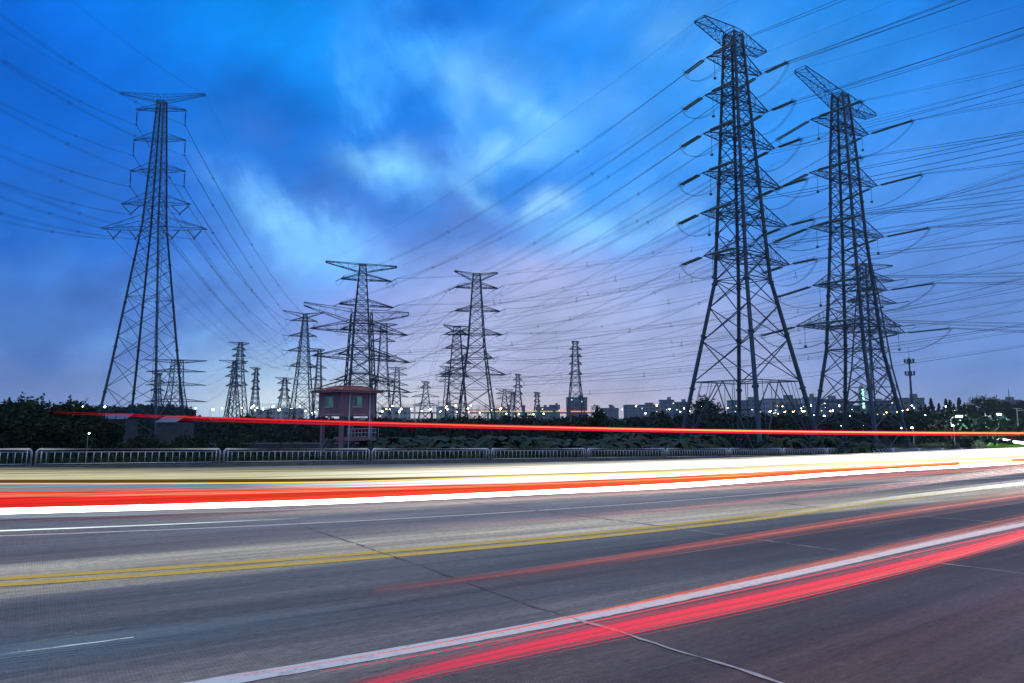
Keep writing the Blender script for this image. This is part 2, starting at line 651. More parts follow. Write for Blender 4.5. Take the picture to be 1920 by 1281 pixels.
# dusky banks at the left, then broken light and dark through all of the cloud
blob(330, 330, 150, 60, (26, 104, 206), .8, 6, 1, puff)
blob(250, 545, 190, 46, (56, 112, 198), .85, -6, 1, puff)
blob(120, 640, 220, 60, (62, 114, 190), .8, 0, 1, puff)
blob(60, 420, 160, 60, (6, 92, 200), .7, 0, 1, puff)
blob(420, 470, 150, 36, (60, 116, 214), .6, -14, 1, streak)
blob(700, 590, 170, 36, (118, 142, 214), .6, -6, 1, streak)
blob(1500, 640, 300, 60, (122, 152, 212), .5, 0, 1, streak)
brk = wnoise(.11, (.8, 1.7), 6, .6, (21, 4, 0), R(-22))
br = N(nt, 'ShaderNodeMapRange')
br.inputs['From Min'].default_value = .32
br.inputs['From Max'].default_value = .68
br.inputs['To Min'].default_value = .84
br.inputs['To Max'].default_value = 1.15
L(brk.outputs['Fac'], br.inputs['Value'])
vm = N(nt, 'ShaderNodeVectorMath', operation='SCALE')
L(sky, vm.inputs[0])
L(br.outputs[0], vm.inputs['Scale'])
sky = vm.outputs[0]
# unseen sky: warm fill added overhead to light the road, bluish fill behind camera
zf = N(nt, 'ShaderNodeMapRange', interpolation_type='SMOOTHSTEP')
zf.inputs['From Min'].default_value = 36
zf.inputs['From Max'].default_value = 62
L(el, zf.inputs['Value'])
zx = N(nt, 'ShaderNodeMix', data_type='RGBA')
L(zf.outputs[0], zx.inputs[0])
L(sky, zx.inputs[6])
zx.inputs[7].default_value = (1.04, .97, .74, 1)
bf = N(nt, 'ShaderNodeMapRange', interpolation_type='SMOOTHSTEP')
bf.inputs['From Min'].default_value = .05
bf.inputs['From Max'].default_value = -.75
L(sp.outputs[1], bf.inputs['Value'])
bx = N(nt, 'ShaderNodeMix', data_type='RGBA')
L(mth('MULTIPLY', bf.outputs[0], mth('EXPONENT', mth('MULTIPLY', mth('ABSOLUTE', el), -.022))), bx.inputs[0])
L(zx.outputs[2], bx.inputs[6])
bx.inputs[7].default_value = (.20, .30, .44, 1)
sky = bx.outputs[2]
# the physical dusk sky underlies it faintly
ns = N(nt, 'ShaderNodeTexSky', sky_type='NISHITA')
ns.sun_disc = False
ns.sun_elevation = R(1.0)
ns.sun_rotation = R(-15)
sc_ = N(nt, 'ShaderNodeMix', data_type='RGBA', blend_type='ADD')
sc_.inputs[0].default_value = 0.004
L(sky, sc_.inputs[6])
L(ns.outputs[0], sc_.inputs[7])
L(sc_.outputs[2], bg.inputs['Color'])
bg.inputs['Strength'].default_value = 1.0
w.cycles.sampling_method = 'MANUAL'
w.cycles.sample_map_resolution = 512

sd = bpy.data.lights.new('sun', 'SUN')
so = bpy.data.objects.new('sun', sd)
COL.objects.link(so)
sd.energy, sd.angle, sd.color = 0.02, R(20), (1, .85, .75)
so.rotation_euler = (R(86), 0, R(165))

# ------------------------------------------------------------------ ground, road, embankment
FZ = -5.6                                                       # level of the fields beyond the road
g = MB()
ring = [(math.cos(2 * math.pi * k / 48), math.sin(2 * math.pi * k / 48)) for k in range(48)]
g.v.append((0, 0, FZ))
for r_ in (30, 120, 400, 800, 1360):
    g.v += [(a * r_, b * r_, FZ) for a, b in ring]
for k in range(48):
    g.f.append((0, 1 + k, 1 + (k + 1) % 48))
    g.mi.append(0)
for q in range(4):
    for k in range(48):
        a, b = 1 + q * 48, 1 + (q + 1) * 48
        g.f.append((a + k, b + k, b + (k + 1) % 48, a + (k + 1) % 48))
        g.mi.append(0)
tag(g.build('ground', M['field']), kind='structure')

S0, S1, PN, PF = -60, 150, -14.0, 33.35
g = MB()
ns_, np_ = 42, 12
for i in range(ns_ + 1):
    for j in range(np_ + 1):
        g.v.append((S0 + (S1 - S0) * i / ns_, PN + (PF - PN) * j / np_, 0))
for i in range(ns_):
    for j in range(np_):
        a = i * (np_ + 1) + j
        g.f.append((a, a + np_ + 1, a + np_ + 2, a + 1))
        g.mi.append(0)
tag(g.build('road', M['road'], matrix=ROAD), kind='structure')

g = MB()
g.box(((S0 + S1) / 2, 33.5, .0), (S1 - S0, .30, .30))
tag(g.build('kerb', M['kerb'], matrix=ROAD), kind='structure')

# embankment falling to the fields
g = MB()
for side, prof in ((1, ((33.65, .08), (35.5, .03), (38, -.5), (42, -1.6), (48, None))), (-1, ((-14, -.01), (-16, -.2), (-24, None)))):
    rows = []
    for i in range(43):
        s = S0 + (S1 - S0) * i / 42
        row = []
        for p, z in prof:
            q = rp(s, p, 0)
            if z is None:
                q.z = FZ - .05
            else:
                q = rp(s, p, z)
                q.z = max(q.z, FZ - .04)
            row.append(q)
        rows.append(row)
    for i in range(42):
        for j in range(len(prof) - 1):
            qd = (rows[i][j], rows[i + 1][j], rows[i + 1][j + 1], rows[i][j + 1])
            g.face(*(qd if side == 1 else qd[::-1]))
tag(g.build('embankment', M['field']), kind='structure')


def smooth_line(knots, xs):
    """piecewise parabola-ish interpolation of (x, y) survey knots (Catmull-Rom in x)"""
    out = []
    for x in xs:
        i = 0
        while i < len(knots) - 2 and x > knots[i + 1][0]:
            i += 1
        (x1, y1), (x2, y2) = knots[i], knots[i + 1]
        m = (y2 - y1) / (x2 - x1)
        m1 = m if i == 0 else (y2 - knots[i - 1][1]) / (x2 - knots[i - 1][0])
        m2 = m if i + 2 >= len(knots) else (knots[i + 2][1] - y1) / (knots[i + 2][0] - x1)
        t, hh = (x - x1) / (x2 - x1), x2 - x1
        if t < 0 or t > 1:
            out.append(y1 + m1 * (x - x1) if t < 0 else y2 + m2 * (x - x2))
            continue
        out.append((2 * t ** 3 - 3 * t * t + 1) * y1 + (t ** 3 - 2 * t * t + t) * hh * m1 + (-2 * t ** 3 + 3 * t * t) * y2 + (t ** 3 - t * t) * hh * m2)
    return out


def quad_fit(pts):
    """least squares cubic p(s) through surveyed road points"""
    n = 4
    A = [[0.0] * (n + 1) for _ in range(n)]
    sc = max(abs(s) for s, p in pts)
    for s, p in pts:
        b = [(s / sc) ** i for i in range(n)]
        for i in range(n):
            for j in range(n):
                A[i][j] += b[i] * b[j]
            A[i][n] += b[i] * p
    for i in range(n):
        A[i][i] += 1e-9
        pv = A[i][i]
        for j in range(i, n + 1):
            A[i][j] /= pv
        for k in range(n):
            if k != i:
                q = A[k][i]
                for j in range(i, n + 1):
                    A[k][j] -= q * A[i][j]
    co = [A[i][n] for i in range(n)]
    lo, hi = min(s for s, p in pts), max(s for s, p in pts)

    def f(s):
        c = min(max(s, lo), hi)
        t = c / sc
        v = sum(co[i] * t ** i for i in range(n))
        d = sum(i * co[i] * t ** (i - 1) for i in range(1, n)) / sc
        return v + d * (s - c)
    return f


def marking(px, wid, matl, off=0.0, s0=-25, s1=120, z=.004, dash=None):
    f = quad_fit([road_hit(x, y) for x, y in px])
    b = MB()
    rng = random.Random(int(wid * 1000) + int(off * 100))
    ss = [s0 + k for k in range(int(-4 - s0))] + [-4 + .09 * k for k in range(int(26 / .09))] + [22 + .5 * k for k in range(int((s1 - 22) / .5))]
    prev = None
    for s in ss:                                           # ragged, slightly uneven paint edges
        jt = .010 if -4 <= s < 22 else 0
        c = (s, f(s) + off - wid / 2 + rng.gauss(0, jt * .35), f(s) + off + wid / 2 + rng.gauss(0, jt * .35))
        if prev:
            b.face((prev[0], prev[1], z), (c[0], c[1], z), (c[0], c[2], z), (prev[0], prev[2], z))
        prev = c
    return b, f


EDGE = [(387, 1279), (640, 1245.4), (957, 1183.8), (1098, 1156), (1280, 1123), (1421, 1090), (1632, 1043), (1808, 1007), (1920, 983)]
YEL = [(0, 1093.3), (225, 1075), (450, 1060.6), (640, 1046), (957, 1018.3), (1280, 986.7), (1438, 969), (1561, 951.4), (1920, 908)]
LANE = [(0, 1006), (317, 992.6), (640, 979), (957, 961), (1280, 938.4), (1456, 924), (1745, 903)]
b1, fe = marking(EDGE, .17, M['white'])
tag(b1.build('road_marking', M['white'], matrix=ROAD), kind='structure')
b1, fy = marking(YEL, .19, M['yellow'], -.17)
b2, _ = marking(YEL, .19, M['yellow'], .17)
tag(b1.build('road_marking', M['yellow'], matrix=ROAD), kind='structure')
tag(b2.build('road_marking', M['yellow'], matrix=ROAD), kind='structure')
b1, fl = marking(LANE, .10, M['white'])
tag(b1.build('road_marking', M['white'], matrix=ROAD), kind='structure')


def joint(px, wid, matl, z=.006):
    pts = [road_hit(x, y) for x, y in px]
    b = MB()
    rng = random.Random(len(px) + int(px[0][0]))
    prev = None
    for (sa, pa), (sb, pb) in zip(pts, pts[1:]):
        n = max(2, int(abs(pb - pa) / .12))
        for i in range(n + (1 if (sb, pb) == pts[-1] else 0)):
            t = i / n
            c = (sa + (sb - sa) * t + rng.uniform(-.016, .016), pa + (pb - pa) * t, wid * rng.choice((.15, .5, .8, 1.0, 1.3, 1.7)))
            if prev:
                b.face((prev[0] - prev[2], prev[1], z), (c[0] - c[2], c[1], z), (c[0] + c[2], c[1], z), (prev[0] + prev[2], prev[1], z))
            prev = c
    return tag(b.build('road_joint', matl, matrix=ROAD), kind='structure')


joint([(440, 944), (472, 952.5), (600, 998), (756, 1050), (869, 1090.5), (1010, 1141.6), (1085, 1163)], .0075, M['joint_dark'])
joint([(1085, 1163), (1098, 1167), (1203, 1199.7), (1280, 1224), (1456, 1279), (1620, 1330)], .015, M['joint_pale'], .007)
joint([(800, 931), (858, 939), (1126, 972.6), (1262, 990)], .018, M['joint_dark'])
joint([(1262, 990), (1280, 992.6), (1526, 1027), (1632, 1041), (1920, 1076.4), (2100, 1100)], .016, M['joint_pale'], .007)
joint([(1561.6, 955), (1896, 982.4), (2060, 996)], .018, M['joint_pale'])
joint([(1632, 925.8), (1878, 937), (2040, 945)], .02, M['joint_pale'])
joint([(1130, 914), (1400, 936), (1561, 955)], .02, M['joint_dark'])

# ------------------------------------------------------------------ steel fence along the far kerb
PANEL = 7.377
GLAB = 'polished steel pipe fence panel with upright bars along the far kerb'


def fence_panel():
    root = empty('fence_panel', (0, 0, 0), 0, GLAB, 'fence', 'fence panels along the far kerb')
    a, hgt, rc = PANEL / 2 - .09, .66, .16
    b = MB()
    pts = [(-a, 0, 0)]
    for k in range(7):
        t = R(180 - 15 * k)
        pts.append((-a + rc + rc * math.cos(t), 0, hgt - rc + rc * math.sin(t)))
    for k in range(7):
        t = R(90 - 15 * k)
        pts.append((a - rc + rc * math.cos(t), 0, hgt - rc + rc * math.sin(t)))
    pts.append((a, 0, 0))
    b.tube(pts, .046, 8)
    b.build('frame', M['fence'], root, True)
    b = MB()
    b.tube([(-a, 0, .06), (a, 0, .06)], .02, 6)
    b.tube([(-a, 0, hgt - .12), (a, 0, hgt - .12)], .016, 6)
    b.build('rail', M['fence'], root, True)
    for sg in (-1, 1):
        b = MB()
        b.tube([(sg * (a - .17), 0, 0), (sg * (a - .17), 0, hgt - .05)], .028, 8)
        b.build('post', M['fence'], root, True)
    b = MB()
    n = 24
    for i in range(n):
        x = -a + .35 + (2 * a - .7) * i / (n - 1)
        b.tube([(x, 0, .06), (x, 0, hgt - .12)], .017, 6)
    b.build('bars', M['fence'], root, True)
    return root


fp = fence_panel()
ffit = quad_fit([road_hit(x, y) for x, y in ((68, 874.3), (411, 873.8), (745, 872.3), (992, 870), (1168, 866.6), (1280, 864.2), (1385, 861.4), (1550, 855.5), (1700, 849.5), (1834, 842.5))])
fxs = [-345, 61, 415, 694.5, 919, 1100, 1248, 1367, 1468, 1550, 1620, 1675, 1724, 1768, 1804.6, 1834, 1861]


def fence_pt(x):
    # walk the kerb line until it lies in the column x
    lo, hi = -30.0, 160.0
    for _ in range(50):
        m_ = (lo + hi) / 2
        q = rp(m_, 33.55, .14) - EYE
        fx_ = 960 + F * q.x / (q.y * math.cos(T) + q.z * math.sin(T)) if q.y > .5 else -1e9
        if fx_ < x:
            lo = m_
        else:
            hi = m_
    return lo


cuts = [fence_pt(x) for x in fxs]
for i in range(len(cuts) - 1):
    o = fp if i == 0 else copy_tree(fp)
    s_a, s_b = cuts[i], cuts[i + 1]
    k = (s_b - s_a) / PANEL
    mtx = ROAD.copy()
    mtx.translation = rp((s_a + s_b) / 2, 33.55, .149)
    o.matrix_world = mtx @ Matrix.Diagonal((k, 1, 1.0 if i < 9 else 1.0, 1))
bpy.context.view_layer.update()

# ------------------------------------------------------------------ transmission towers
ATT = {}            # (tower key, level, side, 'near'/'far'/'tip') -> world point


class Tower:
    pass


def tower(key, label, x, Y, yaw, prof, arms, horn=None, belt=None, kink=None, style='I', far=None, near=None, rl=.16, rb=.06, sl=3.2, ls=4.6, base=FZ,
          ratio=1.0, mat_=None, ladder=False, group=None, bundle=2, simple=False, xref=None):
    """x: column of the axis at row xref; prof: (row, half width); arms: (left tip, right tip, root depth, tip half width) as surveyed rows and columns"""
    steel = mat_ or M['steel']
    yaw = R(yaw)
    ref = at(x, xref or 600, Y)
    C = V((ref.x, ref.y, base))
    root = empty('transmission_tower', C, yaw, label, 'power tower', group or 'lattice transmission towers')
    u = V((math.cos(yaw), math.sin(yaw), 0))
    nrm = V((-math.sin(yaw), math.cos(yaw), 0))
    inv = (Matrix.Translation(C) @ Matrix.Rotation(yaw, 4, 'Z')).inverted()

    def zrow(y):
        d = ray(x, y)
        # row y measured on the axis
        lo, hi = base - 5, 200.0
        for _ in range(50):
            m_ = (lo + hi) / 2
            q = V((C.x, C.y, m_)) - EYE
            yr = 640.5 - F * (-q.y * math.sin(T) + q.z * math.cos(T)) / (q.y * math.cos(T) + q.z * math.sin(T))
            if yr > y:
                lo = m_
            else:
                hi = m_
        return lo - base

    def hit(px):
        d = ray(*px)
        k = (C - EYE).dot(nrm) / d.dot(nrm)
        return inv @ (EYE + d * k)

    pz = sorted([(zrow(y), w_) for y, w_ in prof])
    if pz[0][0] > 0.3:                                    # continue the splay down to the footing
        (za, wa_), (zb, wb_) = pz[0], pz[1]
        pz.insert(0, (0.0, wa_ + (wa_ - wb_) / (zb - za) * za))
    else:
        pz[0] = (0.0, pz[0][1])
    top = pz[-1][0]

    def W(z):
        for (a, wa_), (b_, wb_) in zip(pz, pz[1:]):
            if z <= b_:
                return wa_ + (wb_ - wa_) * (z - a) / (b_ - a)
        return pz[-1][1]
    sc = max(.35, min(1.0, 1.0))
    corners = ((-1, -1), (1, -1), (1, 1), (-1, 1))
    for cx, cy in corners:
        b = MB()
        b.tube([(cx * w_, cy * w_, z) for z, w_ in pz], [rl * (1.15 - .45 * z / top) for z, w_ in pz], 8 if not simple else 4)
        if not simple:
            z = 3.0
            while z < top * .8:
                b.tube([(cx * W(z), cy * W(z), z - .12), (cx * W(z + .3), cy * W(z + .3), z + .12)], rl * 1.55 * (1.15 - .45 * z / top), 8)
                z += 8.0
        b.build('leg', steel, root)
    # bracing
    b = MB()
    zb = zrow(belt) if belt else 0.0
    zk = [zrow(k) for k in (kink or [])]
    stops_ = sorted(set([zb] + zk + [top]))
    levels = []
    for a, c in zip(stops_, stops_[1:]):
        z = a
        hs = []
        while z < c - .2:
            hs.append(z)
            z += max(1.15, 2 * W(z) * ratio)
        n = max(1, len(hs) if (c - hs[-1]) > .5 * (2 * W(hs[-1]) * ratio) or len(hs) == 1 else len(hs) - 1)
        # graded panels
        zz = [a]
        for k in range(n):
            zz.append(zz[-1] + 2 * W(zz[-1]) * ratio)
        s_ = (c - a) / (zz[-1] - a)
        levels += [a + (q - a) * s_ for q in zz[:-1]]
    levels.append(top)

    def cor(i, z):
        cx, cy = corners[i % 4]
        return V((cx * W(z), cy * W(z), z))
    for a, c in zip(levels, levels[1:]):
        for i in range(4):
            rr = rb * (1.1 - .35 * a / top)
            b.bar(cor(i, a), cor(i + 1, c), rr)
            b.bar(cor(i + 1, a), cor(i, c), rr)
            if (W(a) < 1.6 and not simple) or style == 'T' and simple:
                b.bar(cor(i, c), cor(i + 1, c), rr * .8)
            elif W(a) >= 1.6 and not simple and (c - a) > 5.5:
                # secondary redundants around the crossing
                m_ = (cor(i, a) + cor(i + 1, a) + cor(i, c) + cor(i + 1, c)) / 4
                q1 = (cor(i, a) + m_) / 2
                q2 = (cor(i + 1, a) + m_) / 2
                if a > zb + 1:
                    b.bar(q1, cor(i, a + (c - a) * .28), rr * .42)
                    b.bar(q2, cor(i + 1, a + (c - a) * .28), rr * .42)
    for z in sorted(set(zk + ([zb] if zb > 0 else []) + [top])):
        for i in range(4):
            b.bar(cor(i, z), cor(i + 1, z), rb * 1.1)
        if not simple:
            b.bar(cor(0, z), cor(2, z), rb * .7)
            b.bar(cor(1, z), cor(3, z), rb * .7)
    if zb > 0:
        for i in range(4):
            m_ = (cor(i, zb) + cor(i + 1, zb)) / 2
            for j in (i, i + 1):
                ft = cor(j, 0)
                b.bar(m_, ft, rb)
                for t in (.35, .7):
                    q = m_.lerp(ft, t)
                    b.bar(q, cor(j, zb * (1 - t)), rb * .6)
                    b.bar(q, cor(j, zb).lerp(m_, 1 - t), rb * .5)
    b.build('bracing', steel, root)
    if ladder:
        b = MB()
        x0, y0 = ladder
        for dx in (-.22, .22):
            b.bar((x0 + dx, y0, .5), (x0 + dx, y0, top * .72), .03)
        for k in range(int(top * .72 / .8)):
            b.bar((x0 - .22, y0, 1 + k * .8), (x0 + .22, y0, 1 + k * .8), .018)
        b.build('ladder', steel, root)
    inv_w = inv.inverted()

    def truss(b, sg, zr, d, tip, tw, dt, n, r):
        w0, w1 = W(zr), W(min(zr + d, top))
        lo = [[V((sg * w0, e_ * w0, zr)), V((tip.x, e_ * tw, tip.z))] for e_ in (-1, 1)]
        hi = [[V((sg * w1, e_ * w1, zr + d)), V((tip.x, e_ * tw, tip.z + dt))] for e_ in (-1, 1)]
        for l_ in lo + hi:
            b.bar(l_[0], l_[1], r * 1.25)
        b.bar(lo[0][1], lo[1][1], r)
        if dt > .2:
            b.bar(hi[0][1], hi[1][1], r * .8)
            for e_ in (0, 1):
                b.bar(lo[e_][1], hi[e_][1], r * .8)
        for k in range(n):
            t0, t1 = k / n, (k + 1) / n
            for e_ in (0, 1):
                A, B_ = lo[e_][0].lerp(lo[e_][1], t0), lo[e_][0].lerp(lo[e_][1], t1)
                C_, D_ = hi[e_][0].lerp(hi[e_][1], t0), hi[e_][0].lerp(hi[e_][1], t1)
                if k < n - 1 or dt > .2:
                    b.bar(A, D_, r * .48) if k % 2 else b.bar(C_, B_, r * .48)
                    if k:
                        b.bar(A, C_, r * .42)
            A, B_ = lo[0][0].lerp(lo[0][1], t0), lo[1][0].lerp(lo[1][1], t1)
            b.bar(A, B_, r * .48)
            A, B_ = lo[1][0].lerp(lo[1][1], t0), lo[0][0].lerp(lo[0][1], t1)
            b.bar(A, B_, r * .48)
            if k and not simple:
                b.bar(lo[0][0].lerp(lo[0][1], t0), lo[1][0].lerp(lo[1][1], t0), r * .42)
                b.bar(hi[0][0].lerp(hi[0][1], t0), hi[1][0].lerp(hi[1][1], t1), r * .42)

    ra = rb * (1.0 if simple else .82)
    for li, (pl, pr, d, tw) in enumerate(arms):
        tips = {-1: hit(pl), 1: hit(pr)}
        zm = (tips[-1].z + tips[1].z) / 2
        ca = MB()
        for sg in (-1, 1):
            tp = tips[sg]
            n = max(3, min(7, int(abs(tp.x) / 2.0)))
            truss(ca, sg, zm, d, V((tp.x, 0, tp.z)), tw, 0.0, n if not simple else 3, ra)
        for i in range(4):
            ca.bar(cor(i, zm), cor(i + 1, zm), ra * .9)
            ca.bar(cor(i, zm + d), cor(i + 1, zm + d), ra * .7)
        if not simple:
            ca.bar(cor(0, zm), cor(2, zm), ra * .8)
            ca.bar(cor(1, zm), cor(3, zm), ra * .8)
        arm = ca.build('crossarm', steel, root)
        for sg in (-1, 1):
            tp = V((tips[sg].x, 0, tips[sg].z))
            wt = inv_w @ tp
            ATT[key, li, sg, 'tip'] = wt
            if style == 'N':
                ATT[key, li, sg, 'far'] = ATT[key, li, sg, 'near'] = wt
                continue
            if style in ('I', 'IV') and not (style == 'IV' and li >= 3):
                s_ = MB()
                L_ = sl
                a = tp.copy()
                a.x -= sg * .15
                pr_ = [(.03, 0), (.03, -.4)]
                nn = 12
                for k in range(nn):
                    z0 = -.4 - (L_ - .8) * k / nn
                    pr_ += [(.06, z0 - .02), (.15, z0 - (L_ - .8) / nn * .55), (.06, z0 - (L_ - .8) / nn * .6)]
                pr_ += [(.03, -L_ + .38), (.03, -L_ + .1), (.2, -L_ + .05), (.2, -L_ - .1)]
                s_.lathe(a, pr_, 6)
                s_.build('insulator_string', M['insulator'], arm)
                ATT[key, li, sg, 'far'] = ATT[key, li, sg, 'near'] = inv_w @ (a + V((0, 0, -L_ - .1)))
            elif style == 'IV':
                spans = [(1.0, .42)] if abs(tp.x) < 7 else [(.93, .62), (.5, .2)]
                for q, (ta, tb_) in enumerate(spans):
                    A, B_ = V((tp.x * ta, 0, tp.z - .05)), V((tp.x * tb_, 0, tp.z - .05))
                    P_ = (A + B_) / 2 + V((0, 0, -1.75))
                    s_ = MB()
                    s_.tube([A, A.lerp(P_, .15), A.lerp(P_, .16), A.lerp(P_, .9), P_], [.04, .04, .11, .11, .04], 6)
                    s_.tube([B_, B_.lerp(P_, .15), B_.lerp(P_, .16), B_.lerp(P_, .9), P_], [.04, .04, .11, .11, .04], 6)
                    s_.lathe(P_, [(.12, -.25), (.2, -.1), (.12, .05)], 6)
                    s_.build('insulator_string', M['insulator'], arm)
                    ATT[key, li + q * 10, sg, 'far'] = ATT[key, li + q * 10, sg, 'near'] = inv_w @ (P_ + V((0, 0, -.2)))
            else:
                ends = {}
                for nm, dv in (('far', far), ('near', near)):
                    dl = (Matrix.Rotation(-yaw, 3, 'Z') @ V(dv)).normalized()
                    side = dl.cross(V((0, 0, 1))).normalized()
                    s_ = MB()
                    a = tp + dl * .2
                    e0, e1 = tp + dl * (1.1 if not simple else .4), tp + dl * (ls - .5)
                    e2 = tp + dl * ls
                    s_.tube([a, e0], .05, 4)
                    for q in ((-.24, .24) if not simple else (0,)):
                        p0, p1 = e0 + side * q, e1 + side * q
                        if simple:
                            s_.tube([p0, p1], .14, 6)
                        else:
                            nn = 22
                            pts, rad = [], []
                            for k in range(nn):
                                for dt_, r_ in ((0, .09), (.35, .17), (.7, .09)):
                                    pts.append(p0.lerp(p1, (k + dt_) / nn))
                                    rad.append(r_)
                            s_.tube(pts, rad, 6)
                    if not simple:
                        s_.bar(e0 - side * .3, e0 + side * .3, .06)
                        s_.bar(e1 - side * .42, e1 + side * .42, .07)
                        upv = side.cross(dl)
                        for q in (-.24, .24):          # grading rings
                            cc = e1 + side * q * 1.2
                            s_.tube([cc + (side * math.cos(R(30 * k)) + upv * math.sin(R(30 * k))) * .36 for k in range(13)], .03, 4)
                        s_.tube([e1, e2], .05, 4)
                    s_.build('insulator_string', M['insulator'], arm)
                    ends[nm] = e2
                    ATT[key, li, sg, nm] = inv_w @ e2
                # jumper loop under the arm
                s_ = MB()
                for q in (-.2, .2):
                    pts = []
                    for k in range(15):
                        t = k / 14
                        p = ends['far'].lerp(ends['near'], t)
                        p.z -= (3.1 if not simple else 2.2) * (1 - (2 * t - 1) ** 2) ** .8
                        p.x += sg * .25 * math.sin(math.pi * t) + q
                        pts.append(p)
                    s_.tube(pts, .028, 4)
                s_.build('jumper_cable', M['cable'], arm)
                if not simple and sg < 0 or (not simple and key == 'C'):
                    s_ = MB()
                    a = V((tp.x - sg * 1.4, 0, tp.z))
                    s_.tube([a, a + V((0, 0, -2.9))], .035, 5)
                    s_.lathe(a + V((0, 0, -3.3)), [(.1, 0), (.24, .12), (.24, .3), (.08, .42)], 8)
                    s_.build('jumper_weight', M['insulator'], arm)
    if horn:
        pl, pr, d, tw, dt, drop = horn
        ca = MB()
        for sg, px in ((-1, pl), (1, pr)):
            tp = hit(px)
            n = max(4, min(10, int(abs(tp.x) / 1.1))) if not simple else 3
            truss(ca, sg, top - d - drop, d, V((tp.x, 0, tp.z)), tw, dt, n, ra * .85)
            ATT[key, 'h', sg, 'tip'] = inv_w @ V((tp.x, tw, tp.z))
            ATT[key, 'h', sg, 'near'] = inv_w @ V((tp.x, -tw, tp.z))
        z_r, w_r = top - d - drop, W(top)
        for cx, cy in corners:
            ca.bar((cx * w_r, cy * w_r, min(z_r, top)), (cx * w_r, cy * w_r, z_r + d), ra * .8)
        for i in range(4):
            ca.bar(cor(i, z_r), cor(i + 1, z_r), ra * .8)
        for q in ((-1, -1, 1, -1), (1, -1, 1, 1), (1, 1, -1, 1), (-1, 1, -1, -1)):
            ca.bar((q[0] * w_r, q[1] * w_r, z_r + d), (q[2] * w_r, q[3] * w_r, z_r + d), ra * .8)
        ca.build('earth_wire_arm', steel, root)
    return root


TL = {}
# --- the tall slim tower at the left, arms square to the view
tower('A', 'slim tower at far left with upswept top horns and hanging insulators', 289.5, 120, 0,
      [(800, 5.1), (690, 3.95), (420, 1.45), (190, .58)],
      [((256, 206), (350, 207), .9, .3), ((250, 263), (349, 263), 1.3, .12), ((244, 321), (348, 321), 1.35, .12), ((228, 383), (357, 383), 1.9, .15), ((192, 429), (387, 429), 2.4, .45)],
      horn=((226, 176), (385, 179), 1.3, .2, .3, -1.1), belt=None, kink=[560, 420], style='IV', rl=.2, rb=.05, sl=2.9, xref=428, ratio=.56, ladder=(1.3, .3))
# --- the two big angle towers at the right
nB, fB = (.60, -.79, .02), (-.50, .86, -.10)
tower('B', 'tallest tower of all, right of centre, with six tiers of arms', 1392, 100, 34,
      [(713, 5.4), (525, 2.85), (300, 1.92), (150, 1.32), (66, 1.0)],
      [((1328, 106), (1425, 141), 2.0, .35), ((1325, 177), (1437, 211), 2.1, .35), ((1322, 249), (1449, 280), 2.1, .35), ((1320, 323), (1459, 352), 2.2, .35), ((1317, 399), (1472, 425), 2.3, .35), ((1324, 479), (1476, 497), 2.4, .4)],
      horn=((1311, 37), (1428, 103), 2.4, .95, .25, -.6), belt=716, kink=[525, 479, 399, 323, 249, 177, 106], style='T', far=fB, near=nB, rl=.30, rb=.085, ls=5.2, xref=525, ratio=.56)
nC, fC = (.66, -.75, .02), (-.42, .90, -.09)
tower('C', 'big lattice tower at right with wide lowest arm, beside the tallest tower', 1600, 110, 36,
      [(735, 4.05), (656, 3.1), (435, 1.95), (290, 1.5), (180, .95)],
      [((1525, 222), (1623, 254), 1.9, .5), ((1523, 322), (1640, 350), 2.2, .5), ((1522, 425), (1652, 446), 2.2, .5), ((1528, 535), (1660, 545), 2.6, .35), ((1499, 611), (1691, 625), 3.6, .6)],
      horn=((1500, 133), (1633, 221), 2.6, .95, .5, -.3), belt=None, kink=[754, 656, 612, 540, 436, 336, 238], style='T', far=fC, near=nC, rl=.28, rb=.08, ls=8.0, xref=620, ratio=.56)
# --- mid distance
nD, fD = (.5, -.86, .06), (-.6, .8, -.03)
ms = dict(simple=True, mat_=M['far_steel'], style='T')
tower('D', 'lattice tower with broad top arm rising directly behind the pink hut', 678, 215, 10,
      [(778, 4.0), (700, 3.0), (600, 2.3), (497, 1.0)],
      [((639, 523), (735, 528), 1.9, .3), ((635, 570), (738, 577), 1.9, .3), ((640, 617), (728, 622), 1.9, .3), ((632, 664), (735, 669), 2.0, .3), ((628, 712), (742, 716), 2.2, .3)],
      horn=((611, 492), (744, 502), 2.6, .5, .4, -.2), kink=[700, 600], far=fD, near=nD, rl=.30, rb=.125, ls=4.5, xref=600, ratio=.72, **ms)
tower('E', 'lattice tower with six arms standing right of the pink hut', 893, 240, 8,
      [(775, 6.1), (650, 3.0), (515, 1.3)],
      [((853, 539), (934, 541), 1.8, .3), ((852, 583), (938, 584), 1.8, .3), ((850, 627), (942, 628), 1.9, .3), ((862, 672), (924, 672), 1.8, .3), ((826, 702), (948, 703), 2.8, .5)],
      horn=((852, 509), (933, 513), 2.4, .4, .3, -.2), kink=[700, 650], far=(-.5, .86, -.03), near=(.42, -.9, .06), rl=.30, rb=.125, ls=5.0, xref=640, ratio=.68, **ms)
tower('G', 'broad lattice tower with long sagging arms overlapping the tower behind the hut', 676, 260, 18,
      [(778, 5.9), (720, 5.4), (590, 3.9)],
      [((582, 616), (764, 629), 4.2, .6), ((586, 667), (768, 680), 4.2, .6), ((592, 728), (770, 736), 4.2, .6)],
      horn=((570, 573), (766, 592), 4.6, .8, 1.2, -1.5), kink=[720, 650], far=(-.7, .7, -.03), near=(.55, -.83, .05), rl=.36, rb=.15, ls=6.0, xref=650, ratio=.5, **ms)
